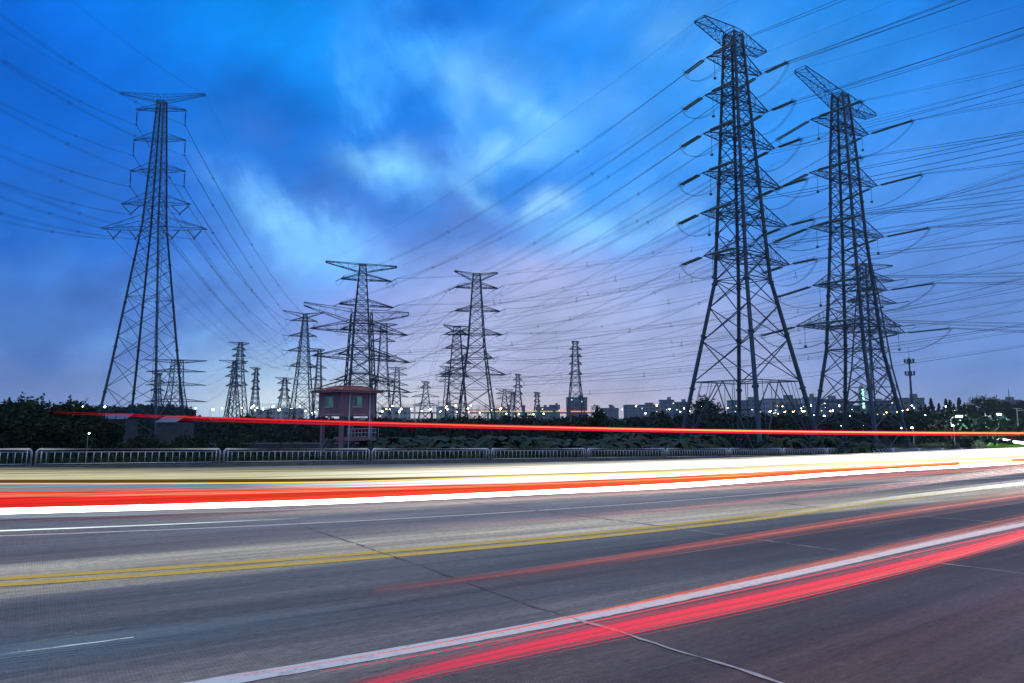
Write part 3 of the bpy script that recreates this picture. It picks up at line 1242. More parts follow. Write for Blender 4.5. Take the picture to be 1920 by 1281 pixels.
tower('F', 'lattice tower left of the pink hut carrying cables from the slim tower', 569, 330, 5,
      [(778, 4.9), (700, 3.0), (590, .85)],
      [((545, 601), (595, 603), 1.8, .25), ((541, 630), (594, 631), 1.8, .25), ((539, 658), (597, 659), 1.9, .25), ((543, 687), (592, 688), 1.9, .25)],
      horn=((531, 583), (607, 587), 2.0, .3, .2, -.4), kink=[700], far=(-.3, .95, -.02), near=(-.3, -.95, .02), rl=.32, rb=.15, ls=4.5, xref=690, ratio=.72, **ms)
tower('E2', 'lattice tower half hidden at left behind the six-arm tower', 856, 330, 8,
      [(778, 5.2), (690, 3.1), (613, 1.6)],
      [((832, 627), (878, 628), 1.8, .3), ((834, 653), (880, 654), 1.8, .3), ((836, 681), (886, 682), 1.8, .3), ((824, 706), (880, 707), 1.8, .3)],
      horn=((832, 610), (880, 613), 2.2, .3, .3, -.2), kink=[690], far=(-.5, .86, -.02), near=(.5, -.86, .02), rl=.34, rb=.17, ls=4.0, xref=690, ratio=.6, **ms)
tower('C2', 'shorter lattice tower seen through the legs of the right-hand big tower', 1632, 205, 14,
      [(770, 5.6), (690, 3.9), (580, 2.5), (497, 1.2)],
      [((1592, 524), (1676, 527), 2.2, .3), ((1588, 566), (1680, 569), 2.2, .3), ((1580, 609), (1690, 612), 2.4, .3)],
      horn=((1598, 497), (1672, 500), 2.2, .4, .3, -.2), kink=[690, 580], far=(-.6, .8, 0), near=(.6, -.8, .03), rl=.24, rb=.11, ls=4.5, xref=650, ratio=.62, **ms)
# --- small distant towers, simple tips
fs = dict(simple=True, mat_=M['far_steel'], style='N')


def far_tower(key, label, x, top, Y, wb, wt, arms, horn, yaw=4, bottom=777, r=1.0):
    tower(key, label, x, Y, yaw, [(bottom, wb), ((bottom * .45 + top * .55), wb * .42 + wt * .3), (top, wt)],
          [((x - hw, y), (x + hw, y + .6), 1.7 * Y / 400, .3) for y, hw in arms],
          horn=((x - horn, top - 1), (x + horn, top + 1), 2.0 * Y / 450, .3, .2, -.3) if horn else None, rl=.0008 * Y * r, rb=.0004 * Y * r, xref=(top + bottom) / 2, ratio=.8, **fs)


far_tower('H1', 'distant lattice tower between the slim tower and the tower left of the hut', 448, 643, 450, 5.2, 1.1, [(656, 13), (668, 13), (681, 14), (697, 18), (722, 16)], 19)
far_tower('H2', 'distant tower overlapping the left edge of a taller distant tower', 438, 677, 520, 4.5, 1.1, [(690, 14), (706, 16), (724, 15)], 27)
far_tower('H3', 'faint far tower standing among substation lights at left', 479, 690, 800, 5.0, 1.2, [(703, 8), (716, 8), (730, 9)], 10)
far_tower('H4', 'small far tower just left of the tower beside the hut', 533, 709, 560, 4.8, 1.2, [(719, 13), (733, 11), (747, 13)], 17)
far_tower('A2', 'wide-armed distant tower seen through the legs of the slim left tower', 330, 676, 420, 6.0, 2.6, [(697, 56), (722, 57), (753, 58)], 58, r=1.1)
far_tower('A3', 'faint narrow far tower behind the slim tower legs', 295, 700, 760, 5.0, 1.5, [(716, 14), (733, 14)], 10)
far_tower('F2', 'pale far tower rising behind the left side of the hut', 597, 655, 620, 4.5, 1.4, [(668, 15), (690, 16), (712, 15)], 12)
far_tower('D2', 'far tower with paired arms just right of the hut tower', 718, 608, 360, 4.4, 1.6, [(640, 24), (676, 26), (712, 25)], 27)
far_tower('L', 'small far tower midway between hut and six-arm tower', 798, 716, 560, 5.0, 1.1, [(727, 10), (744, 26), (760, 24)], 8)
far_tower('K0', 'faint far tower tucked behind the half hidden tower', 838, 688, 560, 3.6, 1.2, [(700, 14), (716, 15)], 14)
far_tower('J', 'lone distant tower with short arms standing over the white tower block', 1079, 641, 440, 5.0, 1.3, [(655, 12), (669, 12), (683, 12), (702, 13), (722, 11)], 7)
far_tower('K1', 'small lone tower right of the six-arm tower', 971, 702, 620, 4.6, .9, [(713, 9), (726, 9), (739, 9)], 6)
far_tower('K2', 'tiny wide-armed tower near the orange horizon glow', 946, 730, 900, 6.0, 1.6, [(738, 16), (748, 15)], 17)
far_tower('K3', 'tiny faint tower beside the small lone tower', 961, 735, 1000, 5.0, 1.2, [(744, 7), (754, 7)], 6)
far_tower('K4', 'tiny tower above the row of bridge piers', 1007, 736, 900, 4.6, 1.2, [(744, 6), (753, 6)], 6)
far_tower('G2', 'far tower poking out beside the right wall of the hut', 744, 690, 520, 4.0, 1.4, [(703, 20), (722, 22), (744, 22)], 18)

# ------------------------------------------------------------------ cables
LVL = ['top', 'second', 'third', 'fourth', 'fifth', 'sixth']
CABG = 'power cables strung between the towers'


def cable(P, Q, sag, n, label, r=.022, gap=.42, spacers=(), name='power_line', seg=26, group=CABG):
    P, Q = V(P), V(Q)
    d = Q - P
    side = d.cross(V((0, 0, 1))).normalized() * gap / 2
    up = V((0, 0, gap / 2))
    offs = {1: [V()], 2: [side, -side], 3: [side - up, -side - up, up], 4: [side * .92 + up * .38, side * .38 - up * .92, -side * .38 + up * .92, -side * .92 - up * .38]}[n]

    def c(t):
        p = P + d * t
        p.z -= sag * 4 * t * (1 - t)
        return p
    b = MB()
    r *= .78
    for o_ in offs:
        b.tube([c(i / seg) + o_ * min(1, i * 3 / seg + .15, (seg - i) * 3 / seg + .15) for i in range(seg + 1)], r, 3, False)
    ob = tag(b.build(name, M['cable']), label, 'power cable' if name == 'power_line' else 'earth wire', group)
    for t in spacers:
        s_ = MB()
        p = c(t)
        k = [p + o_ * 1.25 for o_ in offs]
        for i in range(len(k)):
            s_.bar(k[i], k[(i + 1) % len(k)], r * 1.6)
            s_.box(k[i], (r * 5, r * 5, r * 6))
            if n == 2:
                break
        s_.build('spacer', M['cable'], ob)
    return ob


SD = {-1: 'left', 1: 'right'}
rc_ = random.Random(3)
# tallest right tower
for li in range(6):
    for sg in (-1, 1):
        P = ATT['B', li, sg, 'near']
        Q = P + V((.60, -.79, 0)) * 170 + V((0, 0, 6))
        cable(P, Q, 6.5, 4, f'cable overhead from {LVL[li]} {SD[sg]} arm of the tallest tower to upper right', .026, 1.45, (.30, .62))
        P = ATT['B', li, sg, 'far']
        k = min(li, 4)
        Q = ATT['D', k, sg, 'near'] + (V((0, 0, -3)) if li == 5 else V())
        cable(P, Q, 4.5, 4 if li < 3 else 2, f'cable from {LVL[li]} {SD[sg]} arm of tallest tower down to tower behind hut', .022, .62, [rc_.uniform(.15, .3), rc_.uniform(.45, .6), rc_.uniform(.7, .85)])
for li in range(5):
    for sg in (-1, 1):
        P = ATT['C', li, sg, 'near']
        Q = P + V((.70, -.71, 0)) * 160 + V((0, 0, 3 - li * 1.2))
        cable(P, Q, 6.0, 4, f'cable overhead from {LVL[li]} {SD[sg]} arm of wide-armed right tower to right', .026, 1.35, (.22, .45))
        P = ATT['C', li, sg, 'far']
        Q = ATT['E', li, sg, 'near']
        cable(P, Q, 5.0, 4 if li < 3 else 2, f'cable from {LVL[li]} {SD[sg]} arm of wide-armed right tower to six-arm tower', .022, .62, [rc_.uniform(.12, .3), rc_.uniform(.45, .6), rc_.uniform(.7, .88)])
# lines of the broad tower sweeping behind the right towers
ends_ = [(2080, 150, 120), (2080, 235, 120), (2080, 330, 130), (2080, 372, 130), (2080, 452, 140), (2080, 492, 140)]
i = 0
for li in range(3):
    for sg in (-1, 1):
        P = ATT['G', li, sg, 'near']
        x, y, Y = ends_[i]
        cable(P, at(x, y + 130, Y), 5.5, 3, f'long cable from {LVL[li]} {SD[sg]} arm of broad tower sweeping behind right towers', .030, 1.0, [.2, .38, .55, .72])
        i += 1
for i, (x, y, Y) in enumerate(((2060, 500, 150), (2060, 540, 150), (2060, 560, 150), (2060, 600, 160))):
    P = ATT['E2', i, 1, 'near']
    cable(P, at(x, y, Y), 4.5, 3, f'long cable from {LVL[i]} right arm of half hidden tower sweeping to right edge', .030, 1.0, [.25, .5, .7])
for i, (x, y, Y) in enumerate(((2060, 330, 150), (2060, 398, 150), (2060, 300, 140))):
    P = ATT['D', i, 1, 'near']
    cable(P, at(x, y - 40, Y), 6.5, 3, f'long cable from {LVL[i]} right arm of hut tower rising behind right towers', .030, 1.0, [.18, .34, .5, .66])
for i, (x, y, Y) in enumerate(((2060, 262, 150), (2060, 352, 150), (2060, 425, 160))):
    P = ATT['G', i, 1, 'near'] + V((0, 3, 1.2))
    cable(P, at(x, y + 60, Y), 5.0, 2, f'upper companion cable from {LVL[i]} right arm of broad tower to right edge', .030, 1.0, [.3, .6])
for i, (x, y, Y) in enumerate(((2060, 520, 170), (2060, 585, 170))):
    P = ATT['D', 3 + i, 1, 'near']
    cable(P, at(x, y, Y), 4.0, 2, f'low cable from {LVL[3 + i]} right arm of hut tower to right edge', .030, 1.0, [.25, .5, .75])
for i in range(3):
    P = ATT['C2', i, 1, 'near']
    cable(P, at(2040, 420 + 44 * i, 130), 2.5, 2, f'cable from {LVL[i]} right arm of shorter tower between right tower legs', .024, .45, [.5])
    P = ATT['C2', i, -1, 'far']
    cable(P, ATT['J', i, 1, 'tip'], 6, 2, f'cable from {LVL[i]} arm of shorter right tower to lone distant tower', .032, .5, [.3, .6])
# slim left tower
for li, y in ((0, 108), (1, 192), (2, 281), (3, 352), (4, 405), (14, 412)):
    for sg in (-1, 1):
        if ('A', li, sg, 'near') not in ATT:
            continue
        P = ATT['A', li, sg, 'near']
        nm = LVL[li] if li < 10 else 'inner fifth'
        Q = P + V((-.03, -1, 0)) * 110 + V((0, 0, 3.5))
        cable(P, Q, 7.0, 4, f'cable from {nm} {SD[sg]} arm of slim tower leaving at left edge', .014, .42, (.14, .28))
        k = {0: 0, 1: 1, 2: 2, 3: 3, 4: 3, 14: 3}[li]
        Q = ATT['F', k, sg, 'near'] + V((0, 0, -1.5 if li == 4 else 0)) + V((sg * -1.2 if li == 14 else 0, 0, -2.5 if li == 14 else 0))
        cable(P, Q, 5.5, 2 if li > 2 else 4, f'cable from {nm} {SD[sg]} arm of slim tower down to tower left of hut', .024, .42, (.1, .3, .52, .75))
for sg in (-1, 1):
    P = ATT['A', 'h', sg, 'near']
    cable(P, P + V((-.03, -1, 0)) * 110 + V((0, 0, 3)), 6.5, 2, f'thin earth wire from {SD[sg]} horn of slim tower leaving at left edge', .014, .3, (), 'earth_wire', group='earth wires on the tower tops')
    cable(ATT['A', 'h', sg, 'tip'], ATT['F', 'h', sg, 'tip'], 4.5, 1, f'thin earth wire from {SD[sg]} horn of slim tower to tower left of hut', .018, .3, (), 'earth_wire', group='earth wires on the tower tops')
    P = ATT['B', 'h', sg, 'near']
    cable(P, P + V((.60, -.79, 0)) * 170 + V((0, 0, 7)), 5, 1, f'thin earth wire from {SD[sg]} top arm of the tallest tower to upper right', .02, .3, (), 'earth_wire', group='earth wires on the tower tops')
    cable(ATT['B', 'h', sg, 'tip'], ATT['D', 'h', sg, 'near'], 3, 1, f'thin earth wire from {SD[sg]} top arm of tallest tower to hut tower', .022, .3, (), 'earth_wire', group='earth wires on the tower tops')
    P = ATT['C', 'h', sg, 'near']
    cable(P, P + V((.70, -.71, 0)) * 160 + V((0, 0, 5)), 5, 1, f'thin earth wire from {SD[sg]} top arm of wide-armed right tower to right', .02, .3, (), 'earth_wire', group='earth wires on the tower tops')
    cable(ATT['C', 'h', sg, 'tip'], ATT['E', 'h', sg, 'near'], 3, 1, f'thin earth wire from {SD[sg]} top arm of wide-armed tower to six-arm tower', .022, .3, (), 'earth_wire', group='earth wires on the tower tops')
# the web among the distant towers
for a, b_, nm in (('F', 'H1', 'tower left of hut to the tall distant tower'), ('G', 'F', 'broad tower to tower left of hut'), ('A2', 'H1', 'wide-armed distant tower to tall distant tower'),
                  ('E', 'D2', 'six-arm tower to far tower right of hut'), ('G', 'H4', 'broad tower to small far tower'), ('E2', 'L', 'half hidden tower to small far tower'),
                  ('J', 'E2', 'lone distant tower to half hidden tower'), ('J', 'K1', 'lone distant tower to small lone tower')):
    for li in range(3):
        for sg in (-1, 1):
            P, Q = ATT[a, li, sg, 'far'], ATT[b_, li, sg, 'near']
            cable(P, Q, 3.0 + .015 * (P - Q).length, 2, f'{LVL[li]} {SD[sg]} cable from {nm}', .034, .5, (.3, .65))

# ------------------------------------------------------------------ the guard hut on stilts
def guard_hut():
    A = at(638.6, 777, 68)
    zb = A.z                                        # underside of the cabin
    root = empty('guard_hut', (A.x, A.y, FZ), R(47.2), 'pink guard hut on concrete stilts with red tiled roof and two windows', 'hut')
    a, hh = 4.22, 2.25
    z0 = zb - FZ
    # local x runs along the right face, local y along the left face
    b = MB()
    b.box((a / 2, a / 2, z0 + hh / 2), (a, a, hh))
    b.box((a / 2, a / 2, z0 - .12), (a + .1, a + .1, .22))
    b.build('wall', M['pink'], root)
    b = MB()
    o_ = .62
    zr = z0 + hh + .003
    b.box((a / 2, a / 2, zr + .09), (a + 2 * o_, a + 2 * o_, .18))
    b.build('eaves', M['pink'], root)
    b = MB()
    nt_ = 30
    e0, e1, rise = -o_ - .05, a + o_ + .05, .55
    c0 = (a / 2, a / 2, zr + .18)
    inner = .9
    for side in range(4):
        rot = Matrix.Rotation(R(90 * side), 3, 'Z')
        for k in range(nt_):
            for half in (0, 1):
                t0, t1 = (k + half * .5) / nt_, (k + half * .5 + .5) / nt_
                h0 = .05 if half else 0.0
                hw = (e1 - e0) / 2
                A0, A1 = -hw + 2 * hw * t0, -hw + 2 * hw * t1
                B0, B1 = -inner + 2 * inner * t0, -inner + 2 * inner * t1
                q = [V((A0, -hw, h0)), V((A1, -hw, h0)), V((B1, -inner, rise + h0)), V((B0, -inner, rise + h0))]
                b.face(*[V(c0) + rot @ p for p in q])
                if half:
                    b.face(*[V(c0) + rot @ p for p in (V((A0, -hw, -.02)), V((A1, -hw, -.02)), q[1], q[0])])
    b.box((a / 2, a / 2, zr + .18 + rise), (2 * inner, 2 * inner, .1))
    b.build('roof', M['tile'], root)

    def window(face, t, wd, z, ht):
        if face == 'right':
            c, sx = V((t, -.03, z)), V((1, 0, 0))
        else:
            c, sx = V((-.03, t, z)), V((0, 1, 0))
        up = V((0, 0, 1))
        b = MB()
        for s_ in (-1, 0, 1):
            b.bar(c + sx * s_ * wd / 2 - up * ht / 2, c + sx * s_ * wd / 2 + up * ht / 2, .04)
        for s_ in (-1, 1):
            b.bar(c - sx * wd / 2 + up * s_ * ht / 2, c + sx * wd / 2 + up * s_ * ht / 2, .04)
        for k in range(1, 4):
            b.bar(c - sx * wd / 2 + up * ht * (k / 4 - .5), c + sx * wd / 2 + up * ht * (k / 4 - .5), .012)
        fr = b.build('window', M['frame'], root)
        nrm = V((0, .02, 0)) if face == 'right' else V((.02, 0, 0))
        for s_, m_ in ((-1, M['glass']), (1, M['glass_lit'])):
            if face == 'left':
                s_ = -s_
            b = MB()
            d = sx * s_ * wd / 4 + nrm * .4
            b.face(c + d - sx * wd / 4 - up * ht / 2, c + d + sx * wd / 4 - up * ht / 2, c + d + sx * wd / 4 + up * ht / 2, c + d - sx * wd / 4 + up * ht / 2)
            b.build('pane', m_, fr)
        b = MB()
        b.bar(c - sx * (wd / 2 + .12) - up * (ht / 2 + .09), c + sx * (wd / 2 + .12) - up * (ht / 2 + .09), .06)
        b.build('sill', M['frame'], fr)
    window('right', 1.95, 1.05, z0 + 1.35, 1.0)
    window('left', 2.15, 1.45, z0 + 1.30, .98)
    for x, y in ((.35, .35), (a - .35, .35), (.35, a - .35), (a - .35, a - .35)):
        b = MB()
        b.box((x, y, (z0 - .23) / 2), (.36, .36, z0 - .23))
        b.build('stilt', M['pink'], root)
    for px, py in ((.95, -.13), (3.45, -.13)):
        b = MB()
        b.tube([(px, py, 1.0), (px, py, z0 + hh)], .06, 8)
        b.build('drainpipe', M['pipe'], root, True)
    # half landing with railing and flights of steps
    zl = z0 - 2.35
    b = MB()
    b.box((a / 2 + .4, 1.0, zl - .2), (a - .3, 2.0, .36))
    b.build('landing', M['pink'], root)
    b = MB()
    for k in range(10):
        x = .9 + k * .42
        b.bar((x, -.02, zl), (x, -.02, zl + .85), .022)
    for z in (.45, .85):
        b.bar((.8, -.02, zl + z), (a + .2, -.02, zl + z), .03)
    b.build('railing', M['pipe'], root)
    b = MB()
    n = 12
    for k in range(n):
        t = k / n
        b.box((-.1, 4.6 - 3.2 * t, 1.4 + (zl - 1.4) * t), (1.0, .3, .16))
    b.bar((-.55, 4.7, 1.2), (-.55, 1.4, zl - .1), .11)
    b.bar((.35, 4.7, 1.2), (.35, 1.4, zl - .1), .11)
    b.build('steps', M['concrete'], root)
    b = MB()
    for k in range(6):
        b.bar((-.6, 4.6 - k * .55, 2.2 + k * .02), (-.6, 4.6 - k * .55, 3.3 + k * .02), .02)
    for z in (2.3, 2.8, 3.3):
        b.bar((-.6, 4.8, z), (-.6, 1.8, z + .1), .025)
    b.build('handrail', M['pipe'], root)
    return root


guard_hut()

# ------------------------------------------------------------------ plants
def leaf_quad(b, p, sz, rng, elong=1.6):
    d = V((rng.gauss(0, 1), rng.gauss(0, 1), rng.gauss(0, .7))).normalized()
    e_ = d.cross(V((rng.gauss(0, 1), rng.gauss(0, 1), rng.gauss(0, 1)))).normalized()
    a, c = d * sz * elong * .5, e_ * sz * .5
    b.face(p - a, p + c, p + a, p - c)


def make_tree(seed, h, wdt, n, leaf, shape='round', m='leaf'):
    """crown of leaf clumps on a forked trunk, base at the origin"""
    rng = random.Random(seed)
    crown, trunk = MB(), MB()
    trunk.tube([(0, 0, -.3), (rng.uniform(-.1, .1), 0, h * .3), (rng.uniform(-.3, .3), rng.uniform(-.2, .2), h * .62)], [h * .028, h * .021, h * .012], 7)
    clumps = []
    nc = 26 if shape != 'conifer' else 70
    for k in range(nc):
        if shape == 'conifer':
            t = (k + rng.random()) / nc
            z = h * (.10 + .90 * t)
            rad = wdt * .5 * (1.02 - t) ** .9 * rng.uniform(.45, 1.05)
            an = rng.uniform(0, 6.283)
            c = V((rad * math.cos(an), rad * math.sin(an), z))
            cr_ = wdt * .13 * (1.2 - t)
        elif shape == 'bush':
            an = rng.uniform(0, 6.283)
            rad = wdt * .46 * math.sqrt(rng.random())
            z = h * (.16 + .70 * rng.random() * (1 - .65 * (rad / (wdt * .5)) ** 2))
            c = V((rad * math.cos(an), rad * math.sin(an), z))
            cr_ = rng.uniform(.12, .22) * min(h, wdt)
        else:
            an = rng.uniform(0, 6.283)
            f = rng.random()
            rad = wdt * .44 * math.sqrt(rng.random()) * (1 - .55 * max(0, f - .5))
            z = h * (.30 + .60 * f)
            c = V((rad * math.cos(an), rad * math.sin(an), z))
            cr_ = rng.uniform(.09, .17) * h
        clumps.append((c, cr_))
        trunk.tube([(0, 0, min(h * .5, c.z * .6)), c.lerp(V((0, 0, c.z * .7)), .5), c], [h * .010, h * .007, h * .003], 4, False)
    for c, cr_ in clumps:
        for k in range(n // nc):
            d = V((rng.gauss(0, 1), rng.gauss(0, 1), rng.gauss(0, .8))).normalized() * cr_ * (rng.random() ** .45) * rng.uniform(.8, 1.25)
            leaf_quad(crown, c + d, leaf * rng.uniform(.6, 1.3), rng)
    if shape != 'conifer':                                 # loose sprays above the outline
        for k in range(14):
            c, cr_ = rng.choice(clumps)
            a = c + V((rng.uniform(-1, 1), rng.uniform(-1, 1), 1)).normalized() * cr_
            e_ = a + V((rng.uniform(-.4, .4), rng.uniform(-.4, .4), 1)) * cr_ * .6
            for q in range(9):
                leaf_quad(crown, a.lerp(e_, q / 8) + V((rng.uniform(-1, 1), rng.uniform(-1, 1), 0)) * leaf * .5, leaf * .7, rng)
    return crown, trunk


def plant_proto(name, label, cat, group, crown, trunk, m='leaf'):
    root = empty(name, (0, 0, 0), 0, label, cat, group)
    crown.build('crown', M[m], root)
    trunk.build('trunk', M['bark'], root)
    return root


class Kind:
    """first use moves the prototype, later uses are copies"""

    def __init__(self, root):
        self.root, self.used = root, False

    def put(self, loc, sc, rz, label=None):
        o = copy_tree(self.root) if self.used else self.root
        self.used = True
        o.location = loc
        o.scale = sc if isinstance(sc, tuple) else (sc, sc, sc)
        o.rotation_euler = (0, 0, rz)
        if label:
            o['label'] = label
        return o


pr_ = random.Random(21)
TG = 'trees and bushes beyond the road fence'
LT = 'dense dark leafy tree in the thicket left of the slim tower'
tk = [Kind(plant_proto('leafy_tree', LT, 'tree', TG, *make_tree(31 + k, 8.5, 7.0, 6500, .25))) for k in range(3)]
for i, (x, y, Y, k, wsc) in enumerate(((-60, 748, 58, 0, 1.1), (14, 752, 57, 1, 1.0), (70, 742, 62, 2, 1.05), (112, 750, 60, 0, .9), (148, 752, 66, 1, .85), (-10, 765, 50, 2, 1.0), (50, 768, 52, 0, 1.1),
                                    (100, 772, 54, 1, 1.1), (172, 772, 64, 2, .7), (205, 786, 62, 0, .7))):
    p = at(x, y, Y)
    hgt = p.z - FZ
    tk[k].put((p.x, p.y, FZ), (hgt / 8.5 * wsc, hgt / 8.5 * wsc, hgt / 8.7), pr_.uniform(0, 6))
BL = 'low dark rounded bush among the scrub behind the road fence'
bk = [Kind(plant_proto('bush', BL, 'bush', TG, *make_tree(51 + k, 4.5, 6.0, 5200, .19, 'bush'))) for k in range(3)]
bl = [(335, 806, 57), (312, 802, 64), (372, 804, 66), (212, 786, 82), (250, 790, 78), (290, 788, 84), (318, 792, 80), (345, 786, 88), (382, 792, 90), (415, 790, 92), (235, 806, 60), (265, 808, 58), (300, 812, 56), (352, 806, 62), (398, 810, 58), (445, 812, 60), (-40, 800, 46), (30, 800, 47), (85, 806, 48), (140, 800, 50), (185, 806, 52), (235, 800, 56), (280, 805, 54), (330, 800, 60), (375, 806, 56), (420, 800, 62), (462, 808, 58), (505, 806, 64), (548, 810, 62),
      (585, 818, 72), (735, 806, 78), (780, 800, 84), (1130, 800, 92), (1185, 798, 95), (1240, 790, 120), (1285, 792, 125), (1345, 793, 128), (1400, 792, 130), (1455, 790, 130), (1505, 792, 132), (1560, 795, 130),
      (1600, 792, 130), (1330, 822, 88), (1375, 826, 84), (1430, 822, 90), (1480, 825, 88), (1530, 824, 90), (1575, 826, 92), (1625, 824, 94), (1670, 822, 98), (1715, 820, 102), (1755, 822, 104), (1795, 818, 108), (1826, 824, 112),
      (1300, 826, 82), (1400, 815, 96), (1640, 815, 108), (1550, 815, 104), (985, 812, 88), (1060, 812, 90)]
for i, (x, y, Y) in enumerate(bl):
    p = at(x, y + 6 + pr_.uniform(-3, 3), Y)
    hgt = max(1.2, p.z - FZ)
    ws_ = pr_.uniform(.85, 1.25) * (hgt / 4.5) ** .5
    bk[i % 3].put((p.x, p.y, FZ), (ws_, ws_, hgt / 5.7), pr_.uniform(0, 6))
o = bk[0].put(tuple(at(880, 779, 80).xy) + (FZ,), (1.35, 1.0, (at(880, 774, 80).z - FZ) / 5.6), 1.0, 'largest dark bush, directly in front of the six-arm tower')
o = bk[1].put(tuple(at(920, 779, 78).xy) + (FZ,), (.8, .8, (at(920, 782, 78).z - FZ) / 5.6), 2.0, 'dark bush joined to the right side of the largest bush')
# slim tree right of the six-arm tower, trees at the right
rk = Kind(plant_proto('slender_tree', 'slender dark tree standing alone left of the tallest tower', 'tree', TG, *make_tree(77, 8.0, 3.6, 2200, .34)))
p = at(1110, 766, 110)
rk.put((p.x, p.y, FZ), (1.1, 1.1, (p.z - FZ) / 8.2), .4)
p = at(1312, 745, 190)
rk.put((p.x, p.y, FZ), (2.4, 2.2, (p.z - FZ) / 8.2), 1.4, 'broad dark tree between the left legs of the tallest tower')
p = at(1345, 758, 200)
rk.put((p.x, p.y, FZ), (1.9, 1.9, (p.z - FZ) / 8.2), 2.4, 'lower dark tree beside the broad one inside the tallest tower')
ST = 'street tree lit green by lamps right of the wide-armed tower'
sk = Kind(plant_proto('street_tree', ST, 'tree', 'street trees by the junction', *make_tree(88, 7.5, 8.0, 3400, .42)))
for i, (x, y, Y) in enumerate(((1705, 778, 172), (1738, 782, 168), (1765, 776, 182), (1798, 780, 176), (1826, 778, 186), (1672, 786, 165), (1720, 768, 205), (1785, 768, 205), (1842, 788, 180))):
    p = at(x, y, Y)
    sc_2 = (p.z - FZ) / 7.7
    sk.put((p.x, p.y, FZ), (sc_2 * 1.05, sc_2 * 1.05, sc_2), pr_.uniform(0, 6))
CL = 'pointed conifer on the skyline right of the antenna mast'
ck = Kind(plant_proto('conifer', CL, 'tree', 'skyline trees at right', *make_tree(99, 12, 6.0, 2600, .5, 'conifer', 'leaf_far'), m='leaf_far'))
for i, (x, y, Y) in enumerate(((1745, 747, 300), (1773, 748, 300), (1781, 750, 310), (1798, 746, 295), (1788, 757, 300), (1760, 756, 320), (1735, 758, 310), (1808, 757, 300), (1726, 760, 315))):
    p = at(x, y, Y)
    ck.put((p.x, p.y, FZ), ((p.z - FZ) / 12 * .8, (p.z - FZ) / 12 * .8, (p.z - FZ) / 12), pr_.uniform(0, 6))
for i, (x, y, Y, lab) in enumerate(((1842, 742, 290, 'round-crowned dark tree, highest on the right skyline'), (1866, 750, 300, 'dark tree sloping down beside the highest right skyline tree'), (1822, 756, 300, 'small dark skyline tree beside the orange light'),
                                  (1890, 752, 320, 'dark skyline tree near the right edge below the thin mast'), (1915, 750, 340, 'last dark skyline tree at the right edge'))):
    p = at(x, y, Y)
    tk[i % 3].put((p.x, p.y, FZ), ((p.z - FZ) / 8.7 * 1.1, (p.z - FZ) / 8.7 * 1.1, (p.z - FZ) / 8.7), i * 1.3, lab)
# row of trees at the foot of the slim tower, far off
fk = Kind(plant_proto('park_tree', 'one of the far trees in the even row behind the slim tower', 'tree', 'row of far trees behind the slim tower', *make_tree(61, 10, 8, 1500, .7, 'round', 'leaf_far'), m='leaf_far'))
for x in range(170, 355, 9):
    Y = pr_.uniform(300, 330)
    p = at(x, pr_.uniform(756, 764), Y)
    fk.put((p.x, p.y, FZ), ((p.z - FZ) / 10.3 * pr_.uniform(.8, 1.1),) * 2 + ((p.z - FZ) / 10.3,), pr_.uniform(0, 6))

# banana plants
def make_banana(seed):
    rng = random.Random(seed)
    lv, st = MB(), MB()
    for s_ in range(3):
        bx, by = rng.uniform(-1.1, 1.1), rng.uniform(-.8, .8)
        hh = rng.uniform(2.2, 3.2)
        st.tube([(bx, by, -.2), (bx + rng.uniform(-.1, .1), by, hh)], [.13, .07], 7)
        for k in range(11):
            an = k * 2.4 + rng.uniform(-.4, .4)
            ln = rng.uniform(1.7, 2.5)
            rise = rng.uniform(.7, 1.7)
            d, sd_ = V((math.cos(an), math.sin(an), 0)), V((-math.sin(an), math.cos(an), 0))
            prev = None
            for q in range(9):
                t = q / 8
                c = V((bx, by, hh - .1)) + d * ln * (t * .95) + V((0, 0, rise * t - (rise + rng.uniform(.5, .9)) * t ** 2.4))
                wd = .21 * math.sin(math.pi * min(1, .08 + .92 * t) ** .8) + .015
                fold = V((0, 0, -.10 * wd / .3))
                cur = (c - sd_ * wd + fold, c, c + sd_ * wd + fold)
                if prev:
                    if rng.random() > .12:
                        lv.face(prev[0], prev[1], cur[1], cur[0])
                    if rng.random() > .12:
                        lv.face(prev[1], prev[2], cur[2], cur[1])
                prev = cur
    return lv, st


BN = 'banana clump with arching ragged leaves behind the road fence'
ban = []
for k in range(3):
    lv, st = make_banana(5 + k)
    r0 = empty('banana_plant', (0, 0, 0), 0, BN, 'plant', 'banana plants behind the fence')
    lv.build('leaves', M['banana'], r0)
    st.build('stem', M['banana'], r0)
    ban.append(Kind(r0))
for i in range(58):
    x = 706 + 600 * (i + pr_.uniform(-.4, .4)) / 58
    if i % 9 == 8:
        x = pr_.uniform(1310, 1700)
    Y = pr_.uniform(56, 84)
    p = at(x, pr_.uniform(816, 840) + (6 if x < 760 else 0), Y)
    k = max(.7, (p.z - FZ) / 3.25)
    ban[i % 3].put((p.x, p.y, FZ), (k * 1.05, k * 1.05, k), pr_.uniform(0, 6))

